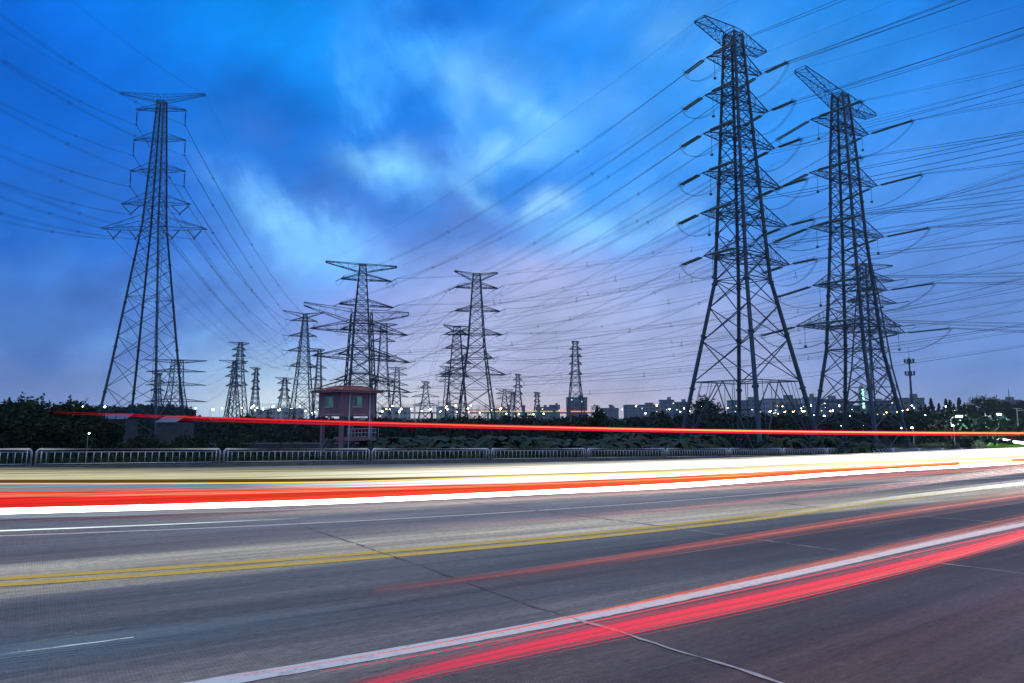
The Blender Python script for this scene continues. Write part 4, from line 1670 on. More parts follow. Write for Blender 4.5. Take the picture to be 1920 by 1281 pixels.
# far wood that hides the feet of the distant towers
b = MB()
rng = random.Random(4)
for i in range(9500):
    x = rng.uniform(140, 1925)
    Y = rng.uniform(150, 210)
    env = 781 if x < 560 else (783 if x < 860 else (779 if x < 1220 else 774))
    env += 3.5 * math.sin(x * .05) + 2.5 * math.sin(x * .13 + 1) + 2 * math.sin(x * .31)
    top = at(x, env, 180).z
    z = FZ + (top - 1.0 - FZ) * rng.random() ** .55
    p = at(x, 778, Y)
    for k in range(4):
        leaf_quad(b, V((p.x, p.y, z)) + V((rng.gauss(0, .8), rng.gauss(0, .8), rng.gauss(0, .4))), rng.uniform(.4, .9) + .7 * max(0, 1 - (z - FZ) / 4.5), rng, 1.3)
tag(b.build('far_wood', M['leaf_far']), 'low dark belt of distant trees along the whole horizon', 'wood', kind='stuff')
# long grass on the embankment
b = MB()
for i in range(26000):
    s, p = rng.uniform(-8, 118), 34.6 + 12 * rng.random() ** 1.3
    z = .02 if p < 36 else (-.02 - (p - 36) * .26)
    q = rp(s, p, z)
    hgt = rng.uniform(.25, .75) + (.5 if rng.random() < .15 else 0)
    d = V((rng.gauss(0, .25), rng.gauss(0, .25), 1)).normalized()
    sd_ = V((rng.uniform(-1, 1), rng.uniform(-1, 1), 0)).normalized() * rng.uniform(.015, .05)
    m_ = q + d * hgt * .6
    t_ = q + d * hgt + V((rng.gauss(0, .18), rng.gauss(0, .18), -.06))
    b.face(q - sd_, q + sd_, m_ + sd_ * .7, m_ - sd_ * .7)
    b.face(m_ - sd_ * .7, m_ + sd_ * .7, t_)
tag(b.build('long_grass', M['grass']), 'rough dark grass on the bank behind the road fence', 'grass', kind='stuff')

# ------------------------------------------------------------------ sheds, wall, heap of soil at the field's edge
def shed(x0, x1, yt, ye, Y, label, tilt):
    A, B_ = at(x0, ye, Y), at(x1, ye, Y)
    wd = (B_ - A).length
    ze = A.z - FZ
    root = empty('field_shed', ((A.x + B_.x) / 2, Y, FZ), R(tilt), label, 'shed', 'sheds in the field')
    b = MB()
    b.box((0, 0, ze / 2), (wd, 5, ze))
    b.build('wall', M['shed'], root)
    b = MB()
    rz_ = at(x0, yt, Y).z - A.z
    for k in range(16):
        xa, xb = -wd / 2 - .3 + (wd + .6) * k / 16, -wd / 2 - .3 + (wd + .6) * (k + 1) / 16
        xm = (xa + xb) / 2
        for sg in (-1, 1):
            for u0, u1, h0, h1 in ((xa, xm, 0, .07), (xm, xb, .07, 0)):
                b.face((u0, sg * 2.8, ze + h0), (u1, sg * 2.8, ze + h1), (u1, 0, ze + rz_ + h1), (u0, 0, ze + rz_ + h0))
    b.build('roof', M['blue_roof'], root)


shed(203, 246, 776, 786, 118, 'shed with blue sheet roof between the legs of the slim tower', 6)
shed(312, 348, 780, 792, 108, 'blue roofed shed at the right foot of the slim tower', -8)
root = empty('boundary_wall', tuple(at(480, 795, 108).xy) + (FZ,), 0, 'long low boundary wall running behind the hut and bushes', 'wall')
b = MB()
b.box((0, 0, 1.2), (60, .3, 2.4))
b.build('panel', M['shed'], root)
b = MB()
b.box((0, 0, 2.48), (60.2, .5, .15))
b.build('coping', M['concrete'], root)
for k in range(11):
    b = MB()
    b.box((-30 + 6 * k, -.2, 1.3), (.45, .3, 2.6))
    b.build('pier', M['shed'], root)
p = at(1335, 850, 66)
b = MB()
n = 28
rng = random.Random(9)
rad = [rng.uniform(.85, 1.15) for _ in range(n)]
for j in range(7):
    t = j / 6
    for k in range(n):
        an = 2 * math.pi * k / n
        r_ = 4.4 * (1 - t) ** .8 * (1 + (rad[k] - 1) * (1 - t)) + .02
        b.v.append((r_ * 1.3 * math.cos(an), r_ * math.sin(an), 5.1 * t + rng.uniform(-.08, .08)))
for j in range(6):
    for k in range(n):
        b.f.append((j * n + k, j * n + (k + 1) % n, (j + 1) * n + (k + 1) % n, (j + 1) * n + k))
        b.mi.append(0)
o = tag(b.build('soil_heap', M['soil'], smooth=True), 'brown heap of bare soil just behind the fence below the tallest tower', 'soil heap')
o.location = (p.x, p.y, FZ - .3)
o.scale = (1, 1, (at(1335, 829, 66).z - FZ) / 5.0)

# ------------------------------------------------------------------ town on the skyline
def block(x0, x1, yt, Y, m, label, lit=0, rng=None, extra=True):
    A, B_ = at(x0, yt, Y), at(x1, yt, Y)
    wd, hgt, dp = B_.x - A.x, A.z - FZ, max(10, (B_.x - A.x) * .5)
    root = empty('town_building', ((A.x + B_.x) / 2, Y + dp / 2, FZ), 0, label, 'building', 'buildings on the skyline')
    b = MB()
    b.box((0, 0, hgt / 2), (wd, dp, hgt))
    b.build('wall', M[m], root)
    b = MB()
    b.box((0, 0, hgt + .35), (wd + .5, dp + .5, .7))
    b.build('parapet', M['concrete'], root)
    if extra:
        b = MB()
        b.box((wd * .2, 0, hgt + 2.0), (wd * .22, dp * .4, 2.6))
        b.build('stair_head', M['concrete'], root)
    rng = rng or random.Random(int(x0))
    for k in range(lit):
        xx, zz = rng.uniform(-wd * .45, wd * .45), rng.uniform(hgt * .45, hgt * .92)
        b = MB()
        sz = Y / 700 * .8
        b.box((xx, -dp / 2 - .15, zz), (sz * rng.uniform(1, 2), .2, sz))
        b.build('window', M['lit_warm'] if rng.random() < .4 else M['lit_cool'], root)


for q in ((1063, 1101, 746, 750, 'city1', 'broad blue-grey tower block behind the lone distant tower', 2), (1240, 1264, 751, 620, 'city1', 'grey block left of the tallest tower with boxy roof', 3),
          (1264, 1293, 755, 640, 'city3', 'lower dark block adjoining the grey block', 2), (1175, 1240, 760, 800, 'city1', 'long low block on the skyline left of the tallest tower', 2),
          (1373, 1436, 752, 520, 'city1', 'wide grey block seen between the legs of the tallest tower', 5), (1441, 1503, 749, 480, 'city2', 'long pale block with rows of windows inside the tallest tower', 8),
          (1470, 1508, 759, 430, 'city3', 'dark lower block in front of the long pale one', 4), (1514, 1533, 746, 520, 'city2', 'pale block with lit upper floor between the two big towers', 5),
          (1533, 1580, 750, 500, 'city1', 'blue-grey block at the left foot of the wide-armed tower', 4), (1570, 1612, 762, 420, 'city3', 'dark block with scattered lights inside the wide-armed tower', 5),
          (1625, 1668, 757, 430, 'city3', 'dark block behind the right legs of the wide-armed tower', 4), (1668, 1692, 752, 470, 'city1', 'narrow block just right of the wide-armed tower', 3),
          (1696, 1733, 748, 420, 'city1', 'flat topped blue-grey block at the foot of the antenna mast', 1), (1870, 1915, 751, 600, 'city1', 'low far block at right edge under the thin mast', 2),
          (1005, 1030, 764, 900, 'city1', 'small far block right of the six-arm tower', 1), (1125, 1160, 766, 900, 'city1', 'low far block near the slender tree', 1),
          (920, 952, 767, 950, 'city2', 'low pale far block near the orange glow', 2), (1030, 1050, 760, 1000, 'city1', 'tiny far block left of the blue-grey tower block', 1)):
    block(*q)
# substation halls washed by floodlights
for x0, x1, yt, lab in ((505, 560, 768, 'low lit substation hall left of the hut'), (715, 765, 766, 'low lit substation hall right of the hut'), (818, 850, 764, 'pale lit substation hall near the half hidden tower'), (470, 500, 770, 'small lit hall left of the hut beneath far towers')):
    block(x0, x1, yt, 430, 'city2', lab, 0, None, False)

# gantries and floodlight masts of the substation
GL = 'pale steel substation gantry in the floodlit yard'
gr0 = empty('substation_gantry', (0, 0, 0), 0, GL, 'gantry', 'gantries of the substation')
for sg in (-1, 1):
    b = MB()
    for dx in (-.5, .5):
        b.bar((sg * 7 + dx, 0, 0), (sg * 7 + dx * .4, 0, 15), .14)
    for k in range(8):
        b.bar((sg * 7 - .5, 0, k * 1.8), (sg * 7 + .5, 0, k * 1.8 + 1.8), .08)
    b.bar((sg * 7, 0, 15), (sg * 7, 0, 19), .08)
    b.build('column', M['white_post'], gr0)
b = MB()
for z in (13.2, 14.4):
    b.bar((-7, 0, z), (7, 0, z), .12)
for k in range(10):
    b.bar((-7 + 1.4 * k, 0, 13.2), (-5.6 + 1.4 * k, 0, 14.4), .07)
b.build('beam', M['white_post'], gr0)
gk = Kind(gr0)
rng = random.Random(12)
for i in range(26):
    x = 478 + 465 * (i + rng.random() * .8) / 26
    Y = rng.uniform(380, 520)
    p = at(x, 778, Y)
    gk.put((p.x, p.y, FZ), (rng.uniform(.8, 1.2), 1, rng.uniform(.75, 1.05)), R(rng.uniform(-15, 15)))


def lamp_mast(loc, hgt, m, r, name, label, cat, group, arm=1.2, post=.09):
    root = empty(name, loc, 0, label, cat, group)
    b = MB()
    b.tube([(0, 0, 0), (0, 0, hgt)], [post, post * .6], 6)
    if arm:
        b.tube([(0, 0, hgt), (arm * .5, 0, hgt + .3), (arm, 0, hgt + .35)], post * .5, 5)
    b.build('post', M['white_post'], root)
    b = MB()
    b.lathe((arm, 0, hgt + .3), [(r * .5, -r * .55), (r, 0), (r * .6, r * .5), (.02, r * .6)], 10)
    b.build('lamp', m, root)
    return root


FLB = 'floodlight mast glaring white over the substation yard'
f0 = lamp_mast((0, 0, 0), 11, M['flood'], .42, 'floodlight_mast', FLB, 'floodlight', 'floodlights of the substation', .3, .16)
fk_ = Kind(f0)
for i, (x, y, Y) in enumerate(((492, 768, 390), (520, 770, 400), (545, 766, 420), (572, 771, 400), (588, 773, 380), (716, 772, 380), (730, 768, 400), (748, 772, 390), (770, 767, 410), (790, 771, 400), (806, 768, 420), (825, 772, 400), (512, 762, 430), (562, 763, 440), (735, 762, 440), (838, 768, 420))):
    p = at(x, y, Y)
    fk_.put((p.x, p.y, FZ), (1, 1, (p.z - FZ) / 11.2), 0)
# town lamps one can count
WL = 'small warm town lamp on the skyline'
CLB = 'small cool white town lamp on the skyline'
c0 = Kind(lamp_mast((0, 0, 0), 9, M['lamp_cool'], .30, 'street_lamp', CLB, 'street lamp', 'town lamps on the skyline'))
w0 = Kind(lamp_mast((0, 0, 0), 9, M['lamp_warm'], .30, 'street_lamp', WL, 'street lamp', 'town lamps on the skyline'))
for k, x, y, Y, rr, lab in (('c', 163, 763, 300, 1.6, 'bright greenish white lamp left of the slim tower'), ('c', 187, 763, 300, 1.6, 'bright white lamp close beside the slim tower left leg'), ('w', 394, 768, 300, 1.9, 'brightest warm lamp left of the hut'),
                       ('c', 372, 766, 330, 1.1, 'cool lamp just left of the brightest warm lamp'), ('w', 412, 766, 330, .9, 'weak warm lamp just right of the brightest warm lamp'), ('w', 450, 765, 330, 1.0, None), ('c', 487, 765, 330, 1.0, None),
                       ('w', 1381, 767, 300, 1.5, 'bright warm lamp seen between legs of the tallest tower'), ('w', 1368, 765, 340, .8, None), ('c', 1412, 768, 300, .8, None), ('c', 1438, 772, 280, 1.0, None), ('c', 1452, 766, 300, .7, None), ('c', 1475, 773, 260, .9, None),
                       ('c', 1498, 766, 300, .9, None), ('w', 1471, 762, 320, .9, None), ('c', 1502, 771, 280, .8, None), ('c', 1520, 778, 240, 1.2, None), ('c', 1553, 780, 230, 1.1, None), ('c', 1543, 765, 300, .8, None), ('c', 1597, 753, 330, .7, None),
                       ('c', 1603, 781, 220, 1.0, None), ('c', 1624, 757, 330, .8, None), ('c', 1657, 783, 210, 1.1, None), ('c', 1656, 790, 200, .9, None), ('w', 1686, 756, 330, 1.0, None), ('c', 1690, 770, 250, .9, None), ('c', 1733, 779, 200, 1.0, None),
                       ('c', 1585, 799, 165, .8, None), ('c', 1618, 799, 165, .7, None), ('c', 1700, 803, 150, .9, None), ('c', 1712, 802, 150, .9, None), ('c', 1788, 798, 145, .8, None), ('w', 1810, 757, 320, 2.2, 'large blurred yellow light on the right skyline'),
                       ('w', 1822, 754, 320, 1.8, 'orange light beside the large yellow one on right skyline'), ('c', 1290, 770, 300, .7, None), ('c', 1277, 772, 280, .7, None), ('c', 945, 776, 240, .8, None), ('c', 975, 776, 240, .7, None), ('c', 1000, 777, 240, .7, None), ('c', 1020, 776, 240, .8, None),
                       ('c', 1165, 768, 300, .7, None), ('c', 165, 813, 52, .22, 'tiny cyan light low in the thicket at left'), ('w', 933, 766, 400, 2.0, 'orange light on the horizon right of the six-arm tower'), ('w', 942, 768, 400, 1.5, 'weaker orange light beside the horizon one')):
    p = at(x, y, Y)
    kk = (c0 if k == 'c' else w0)
    o = kk.put((p.x, p.y, FZ), (rr, rr, (p.z - FZ) / 9.3), pr_.uniform(0, 6))
    o['label'] = lab or (CLB if k == 'c' else WL)
    if rr > 0:
        lampo = [c for c in o.children if c.name.startswith('lamp')][0]
        lampo.scale = (1, 1, min(1.5, rr * 9.3 / max(1, (p.z - FZ))))
        lampo.location.z = 9.3 * (1 - lampo.scale.z)

rl2 = random.Random(77)
for i in range(64):
    x = rl2.uniform(1190, 1850) if i < 40 else rl2.uniform(470, 940)
    y, Y = rl2.uniform(760, 776), rl2.uniform(240, 400)
    if 1590 < x < 1700:
        y += 4
    p = at(x, y, Y)
    warm = rl2.random() < .45
    o = (w0 if warm else c0).put((p.x, p.y, FZ), (rl2.uniform(.5, .95),) * 2 + ((p.z - FZ) / 9.3,), rl2.uniform(0, 6))
    o['label'] = WL if warm else CLB
# bridge piers and the lit highway behind them
piers = Kind(None)
b = MB()
b.box((0, 0, 7), (2.2, 2.2, 14), top=(.94, .94))
b.box((0, 0, 14.4), (2.8, 2.8, .8))
o = tag(b.build('bridge_pier', M['concrete']), 'square concrete bridge pier in the row on the horizon', 'bridge pier', 'row of bare bridge piers')
for i, x in enumerate((954, 982, 1010, 1039, 1067, 1119, 1145, 1172)):
    p = at(x, 759 + (i % 2), 500)
    c = o if i == 0 else o.copy()
    if i:
        COL.objects.link(c)
    c.location = (p.x, p.y, FZ)
    c.scale = (1, 1, (p.z - FZ) / 14.8)
A, B_ = at(700, 773, 560), at(1130, 773, 560)
root = empty('far_viaduct', ((A.x + B_.x) / 2, 560, FZ), 0, 'long low viaduct on the horizon behind the bridge piers', 'viaduct')
b = MB()
b.box((0, 0, A.z - FZ - .6), (B_.x - A.x, 9, 1.2))
b.build('deck', M['concrete'], root)
for k in range(9):
    b = MB()
    b.box(((B_.x - A.x) * (k / 8 - .5) * .98, 0, (A.z - FZ - 1.2) / 2), (1.6, 3, A.z - FZ - 1.2))
    b.build('pier', M['concrete'], root)
M['trail_far'] = glow('far_tail_light', (1, .28, .14), 1.6, .5, .02)
A, B_ = at(880, 771.5, 554), at(1105, 771.5, 554)
b = MB()
b.tube([A, B_], .35, 5)
tag(b.build('light_trail', M['trail_far']), 'thin orange-red line of traffic light on the far viaduct', 'light trail', 'light trails of passing vehicles')

# antenna mast, thin mast, floodlit chimney
p = at(1709, 745, 400)
root = empty('antenna_mast', (p.x, p.y, FZ), 0, 'tall single pole phone mast with two crowns of antennas', 'antenna mast')
zt = at(1709, 671, 400).z - FZ
b = MB()
b.tube([(0, 0, 0), (0, 0, zt)], [.85, .4], 10)
b.build('pole', M['far_steel'], root)
b = MB()
b.tube([(0, 0, zt), (0, 0, zt + 6.5)], .08, 5)
b.build('rod', M['far_steel'], root)
for z in (zt - 2.2, zt - 9.6):
    b = MB()
    n = 10
    rr = 2.5
    for k in range(n):
        a0, a1 = 2 * math.pi * k / n, 2 * math.pi * (k + 1) / n
        q = V((rr * math.cos(a0), rr * math.sin(a0), z - .9))
        b.bar(q, (rr * math.cos(a1), rr * math.sin(a1), z - .9), .12)
        b.bar((0, 0, z - 1.6), q, .08)
        b.box(q + V((0, 0, 1.2)), (.36, .36, 2.4))
    b.build('antenna_ring', M['far_steel'], root)
p = at(1892, 745, 500)
b = MB()
b.tube([(0, 0, 0), (0, 0, at(1892, 728, 500).z - FZ)], [.8, .15], 6)
o = tag(b.build('thin_mast', M['far_steel']), 'thin bare mast rising from the low block at right edge', 'mast')
o.location = (p.x, p.y, FZ)
p = at(1617, 760, 420)
root = empty('floodlit_tower', (p.x, p.y, FZ), 0, 'slender tower lit bright green behind the wide-armed tower legs', 'tower')
zt = at(1617, 728, 420).z - FZ
b = MB()
b.box((0, 0, zt / 2), (3.2, 3.2, zt), top=(.8, .8))
b.build('shaft', M['city2'], root)
b = MB()
b.lathe((0, 0, zt), [(1.5, 0), (1.1, 1.5), (.1, 3.4)], 8)
b.build('spire', M['city2'], root)
M['green_lit_wall'] = glow('painted_green_light', (.35, 1, .62), 2.6)
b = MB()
b.box((0, -1.62, zt * .72), (1.3, .12, zt * .5))  # glowing panel stands in for green floodlight falling on the shaft
b.build('lit_wall_panel', M['green_lit_wall'], root)

# ------------------------------------------------------------------ junction at the right
def sheet(name, pts, m, kind='structure'):
    b = MB()
    b.face(*pts)
    return tag(b.build(name, m), kind=kind)


M['asphalt'] = noisy('side_road_asphalt', (.05, .05, .055), (.08, .08, .085), 1.0, .7)
jz = FZ + .5
q = [on_z(x, y, FZ + .02) for x, y in ((1862, 819), (2100, 836), (2100, 846), (1885, 829))]
sheet('side_road', q, M['asphalt'])
b = MB()
q = [on_z(x, y, FZ + .012) for x, y in ((1856, 829), (1874, 825.5), (2000, 839), (2060, 856), (1846, 850), (1846, 840))]
b.face(*q)
rng = random.Random(5)
for i in range(3500):
    t = [rng.random() for _ in range(6)]
    s_ = sum(t)
    c = sum((q[k] * (t[k] / s_) for k in range(6)), V())
    c = c + (q[rng.randrange(6)] - c) * rng.random()
    d = V((rng.gauss(0, .05), rng.gauss(0, .05), rng.uniform(.15, .4)))
    b.face(c - V((.06, 0, 0)), c + V((.06, 0, 0)), c + d)
tag(b.build('lawn', M['lawn']), 'bright green verge of mown grass in the junction at right', 'grass', kind='stuff')
M['lamp_strong'] = glow('junction_lamp', (.80, 1, .86), 1700)


def road_pole(x, yt, yb, name, label, cat):
    base = on_z(x, yb, FZ)
    top = at(x, yt, base.y).z - FZ
    return empty(name, (base.x, base.y, FZ), 0, label, cat), top, base


root, zt, base = road_pole(1856, 777, 831, 'street_lamp', 'white street lamp with short curved arm at the junction', 'street lamp')
b = MB()
b.tube([(0, 0, 0), (0, 0, zt * .8), (.4, 0, zt * .95), (2.2, 0, zt)], [.14, .11, .08, .06], 7)
b.build('post', M['white_post'], root)
b = MB()
b.box((2.6, 0, zt), (1.2, .4, .18))
b.build('lamp', M['lamp_strong'], root)
root, zt, base = road_pole(1785, 781, 834, 'street_lamp', 'white street lamp among the trees with arm to the right', 'street lamp')
b = MB()
b.tube([(0, 0, 0), (0, 0, zt * .85), (.6, 0, zt * .97), (1.8, 0, zt)], [.14, .11, .08, .06], 7)
b.build('post', M['white_post'], root)
b = MB()
b.box((2.2, 0, zt), (1.1, .4, .18))
b.build('lamp', M['lamp_strong'], root)
root, zt, base = road_pole(1866, 781, 828, 'road_sign', 'two round white signs one above the other on a post at junction', 'road sign')
b = MB()
b.tube([(0, 0, 0), (0, 0, zt)], .07, 7)
b.build('post', M['white_post'], root)
for yy in (793, 800):
    z = at(1866, yy, base.y).z - FZ
    b = MB()
    b.tube([(0, -.10, z), (0, -.16, z)], .40, 18)
    b.build('sign_face', M['white_post'], root)
    b = MB()
    rr = [V((.36 * math.cos(R(20 * k)), -.165, z + .36 * math.sin(R(20 * k)))) for k in range(19)]
    b.tube(rr, .03, 4)
    b.build('sign_rim', M['tile'], root)
root, zt, base = road_pole(1858.5, 775, 832, 'direction_sign', 'long pale green direction board on a gantry arm at the junction', 'road sign')
b = MB()
b.tube([(-.2, 1.0, 0), (-.2, 1.0, zt)], .12, 7)
b.tube([(-.2, 1.0, zt * .92), (4.4, 1.0, zt * .92)], .07, 6)
b.tube([(-.2, 1.0, zt * .80), (4.4, 1.0, zt * .80)], .05, 6)
b.build('post', M['white_post'], root)
M['sign_green'] = noisy('faded_sign_green', (.16, .34, .27), (.22, .42, .34), 1.0, .5)
b = MB()
b.box((2.7, .9, zt * .86), (3.2, .06, zt * .12))
b.build('board', M['sign_green'], root)
root, zt, base = road_pole(1912, 766, 834, 'traffic_light_pole', 'grey pole with short cross arm near the right edge', 'pole')
b = MB()
b.tube([(0, 0, 0), (0, 0, zt)], [.12, .09], 7)
b.tube([(0, 0, zt * .94), (3.5, 0, zt * .97)], .06, 6)
b.tube([(-.9, 0, zt * 1.0), (1.2, 0, zt * 1.0)], .05, 6)
b.build('post', M['white_post'], root)
b = MB()
b.box((3.0, -.1, zt * .9), (.35, .25, .95))
b.build('signal_head', M['shed'], root)

# ------------------------------------------------------------------ light trails: the drawn-out lamps of the passing traffic
LTG = 'light trails of passing vehicles'


def glow_s(name, c0, k0, c1, k1, s_a, s_b, vary=.18):
    """light whose colour and strength run from the near end to the far end of the lane"""
    m, nt, bsdf = mat(name)
    nt.nodes.remove(bsdf)
    em = N(nt, 'ShaderNodeEmission')
    tc = N(nt, 'ShaderNodeTexCoord')
    sp_ = N(nt, 'ShaderNodeSeparateXYZ')
    nt.links.new(tc.outputs['Object'], sp_.inputs[0])
    mr = N(nt, 'ShaderNodeMapRange')
    mr.inputs['From Min'].default_value = s_a
    mr.inputs['From Max'].default_value = s_b
    nt.links.new(sp_.outputs[0], mr.inputs['Value'])
    mx = N(nt, 'ShaderNodeMix', data_type='RGBA')
    nt.links.new(mr.outputs[0], mx.inputs[0])
    mx.inputs[6].default_value = (*[q * k0 for q in c0], 1)
    mx.inputs[7].default_value = (*[q * k1 for q in c1], 1)
    mp = N(nt, 'ShaderNodeMapping')
    mp.inputs['Scale'].default_value = (.05, 1, 46)
    nt.links.new(tc.outputs['Object'], mp.inputs[0])
    no = N(nt, 'ShaderNodeTexNoise', Scale=1.0, Detail=3.0)
    nt.links.new(mp.outputs[0], no.inputs['Vector'])
    m2 = N(nt, 'ShaderNodeMapRange')
    m2.inputs['From Min'].default_value = .3
    m2.inputs['From Max'].default_value = .7
    m2.inputs['To Min'].default_value = 1 - vary
    m2.inputs['To Max'].default_value = 1 + vary
    nt.links.new(no.outputs['Fac'], m2.inputs['Value'])
    nt.links.new(mx.outputs[2], em.inputs['Color'])
    nt.links.new(m2.outputs[0], em.inputs['Strength'])
    nt.links.new(em.outputs[0], nt.nodes['Material Output'].inputs[0])
    return m


def xs_(x0, x1, n):
    return [x0 + (x1 - x0) * i / n for i in range(n + 1)]


def band(label, p, lower, upper, m, x0=-700, x1=2150, th=.06, n=95):
    """one broad bar of light standing over its lane"""
    X = xs_(x0, x1, n)
    lo, hi = smooth_line(lower, X), smooth_line(upper, X)
    b = MB()
    ring_ = []
    for x, a, c in zip(X, lo, hi):
        s1, z1 = lane_hit(x, a, p)
        s2, z2 = lane_hit(x, c, p)
        s_ = (s1 + s2) / 2
        base = len(b.v)
        b.v += [(s_, p - th / 2, z1), (s_, p - th / 2, z2), (s_, p + th / 2, z2), (s_, p + th / 2, z1)]
        ring_.append(base)
    for a, c in zip(ring_, ring_[1:]):
        for k in range(4):
            b.f.append((a + k, c + k, c + (k + 1) % 4, a + (k + 1) % 4))
            b.mi.append(0)
    for e_ in (ring_[0], ring_[-1]):
        b.f.append((e_, e_ + 1, e_ + 2, e_ + 3))
        b.mi.append(0)
    return tag(b.build('light_trail', m, matrix=ROAD), label, 'light trail', LTG)


def strands(label, p, lower, upper, m, cnt, r, x0=-180, x1=1990, fade0=0, fade1=0, seed=1, n=60, dp=.25, fr=None, soft=True):
    """a sheaf of thin bright threads; they thin out to nothing over fade0 / fade1 pixels at the ends"""
    rng = random.Random(seed)
    X = xs_(x0, x1, n)
    fl_, fh_ = quad_fit(lower), quad_fit(upper)
    lo, hi = [fl_(x) for x in X], [fh_(x) for x in X]
    b = MB()
    for k in range(cnt):
        t = fr[k] if fr else (.5 + (rng.random() + rng.random() + rng.random() - 1.5) * .62 if soft else (k + rng.uniform(.15, .85)) / cnt)
        pp = p + rng.uniform(-dp, dp)
        rr = r * rng.uniform(.5, 1.3)
        sh_lo = 0.0 if label.startswith('white sheaf') else -.4
        sh0, sh1 = rng.uniform(sh_lo, sh_lo + .9) * fade0, rng.uniform(sh_lo, sh_lo + .9) * fade1
        pts, rad = [], []
        for x, a, c in zip(X, lo, hi):
            s_, z = lane_hit(x, a + (c - a) * t, pp)
            pts.append(V((s_, pp, z)))
            f = 1.0
            if fade0:
                f = min(f, max(.02, (x - x0 - sh0) / fade0))
            if fade1:
                f = min(f, max(.02, (x1 - x - sh1) / fade1))
            # keep the thread's apparent weight as the lane recedes
            q = ROAD @ pts[-1]
            rad.append(rr * f * max(1.0, q.y / 12.0))
        b.tube(pts, rad, 4)
    return tag(b.build('light_trail', m, matrix=ROAD), label, 'light trail', LTG)


W1 = glow_s('headlight_white', (1, .98, .94), 5.0, (1, .97, .92), 9.0, 0, 36)
RD = glow_s('tail_red', (1, .022, .028), .80, (1, .16, .04), 1.25, -2, 32, .45)
RD2 = glow_s('tail_red_pale', (1, .14, .13), .9, (1, .62, .22), 1.6, -2, 32, .4)
BL_ = glow_s('bluish_ghost', (.17, .30, .36), 1.0, (.97, .99, 1), 4.0, 4, 24, .5)
CR_ = glow_s('cream_headlight', (.80, .76, .50), .70, (1, .98, .93), 5.0, 6, 56, .30)
YW = glow_s('amber_indicator', (1, .60, .10), 1.0, (1, .80, .35), 2.2, 0, 50)
GY = glow_s('grey_ghost', (.40, .38, .27), .55, (1, .95, .85), 2.6, 8, 62, .5)
DK = glow_s('dim_amber', (.20, .13, .04), .5, (1, .85, .5), 2.0, 8, 60, .5)
low_w = [(0, 964.5), (320, 955), (640, 944.4), (957, 930), (1280, 914), (1597, 890), (1896, 871)]
top_w = [(0, 953.5), (320, 945.5), (640, 935.5), (957, 922), (1280, 905.5), (1597, 884), (1896, 867)]
top_r = [(0, 922), (320, 919), (640, 914.5), (957, 907.5), (1280, 893), (1597, 876.5), (1896, 862)]
mid_r = [(0, 933), (320, 929), (640, 921.5), (957, 912), (1280, 898.5), (1597, 880), (1896, 865)]
top_b = [(0, 906.5), (320, 906), (640, 903), (957, 893), (1280, 884), (1597, 870), (1896, 858)]
bot_c = [(0, 900), (320, 899), (640, 897), (957, 890.5), (1280, 879), (1597, 865), (1896, 853)]
mid_c = [(0, 888.5), (320, 887.5), (640, 885), (957, 879.5), (1280, 870), (1597, 857), (1896, 847)]
top_c = [(0, 880), (320, 879.8), (640, 878.4), (957, 874), (1280, 865.5), (1597, 853), (1896, 844)]
band('broad white headlight streak lowest over the far lane', 13.0, low_w, top_w, W1)
band('solid red tail light streak above the broad white one', 14.2, [(x, y - .5) for x, y in top_w], mid_r, RD)
band('paler red streak along the upper edge of the solid red one', 14.35, mid_r, top_r, RD2)
band('blue-grey streak between the red and the cream streaks', 17.0, [(x, y - 1) for x, y in top_r], [(x, y + 2.2) for x, y in top_b], BL_)
band('thin amber streak under the cream streak', 19.0, [(x, y + 1.6) for x, y in top_b], [(x, y - .6) for x, y in top_b], YW, th=.03)
band('dim brown streak below the cream streak', 20.0, [(x, y - .8) for x, y in top_b], bot_c, DK)
band('bright cream streak in front of the fence foot', 22.0, bot_c, mid_c, CR_)
band('greyish uppermost streak in front of the fence foot', 23.5, mid_c, top_c, GY)
FR = glow_s('trail_fringe', (.55, .75, .85), .6, (1, .35, .30), 1.0, 0, 26, .4)
strands('pale threads trailing just under the broad white streak', 12.8, [(x, y + 9) for x, y in low_w], [(x, y - 2) for x, y in low_w], FR, 24, 0.00193, dp=.1, seed=41, n=95, x0=-700, x1=2150)
strands('fine red threads along the seam of the red and blue-grey streaks', 14.1, [(x, y + 4) for x, y in top_r], [(x, y - 5) for x, y in top_r], RD, 10, .004, dp=.05, seed=42, n=95, x0=-700, x1=2150)
strands('fine cream threads over the top of the uppermost streak', 21.8, [(x, y + 3) for x, y in top_c], [(x, y - 3) for x, y in top_c], GY, 9, .006, dp=.05, seed=43, n=95, x0=-700, x1=2150)
strands('bright threads running through the cream streak', 21.7, bot_c, top_c, CR_, 12, .008, dp=.05, seed=44, n=95, x0=-700, x1=2150)
# amber dashes where traffic slows at the junction
band('short amber streak at the far right end of the white streaks', 14.0, [(1790, 872), (1900, 867)], [(1790, 867), (1900, 862)], YW, 1800, 1896, n=8)
# the tall vehicle's marker lamps
HR = glow_s('marker_core', (1, .03, .03), .9, (1, .36, .13), 1.7, 6, 24, .1)
HD = glow_s('marker_red', (1, .02, .05), .40, (1, .015, .05), .9, 2, 20, .1)
hk = [(0, 771), (200, 776), (340, 781), (560, 789.8), (800, 796.2), (1200, 804.5), (1640, 810.3), (1920, 812.6)]


def off(kn, d):
    return [(x, y + d) for x, y in kn]


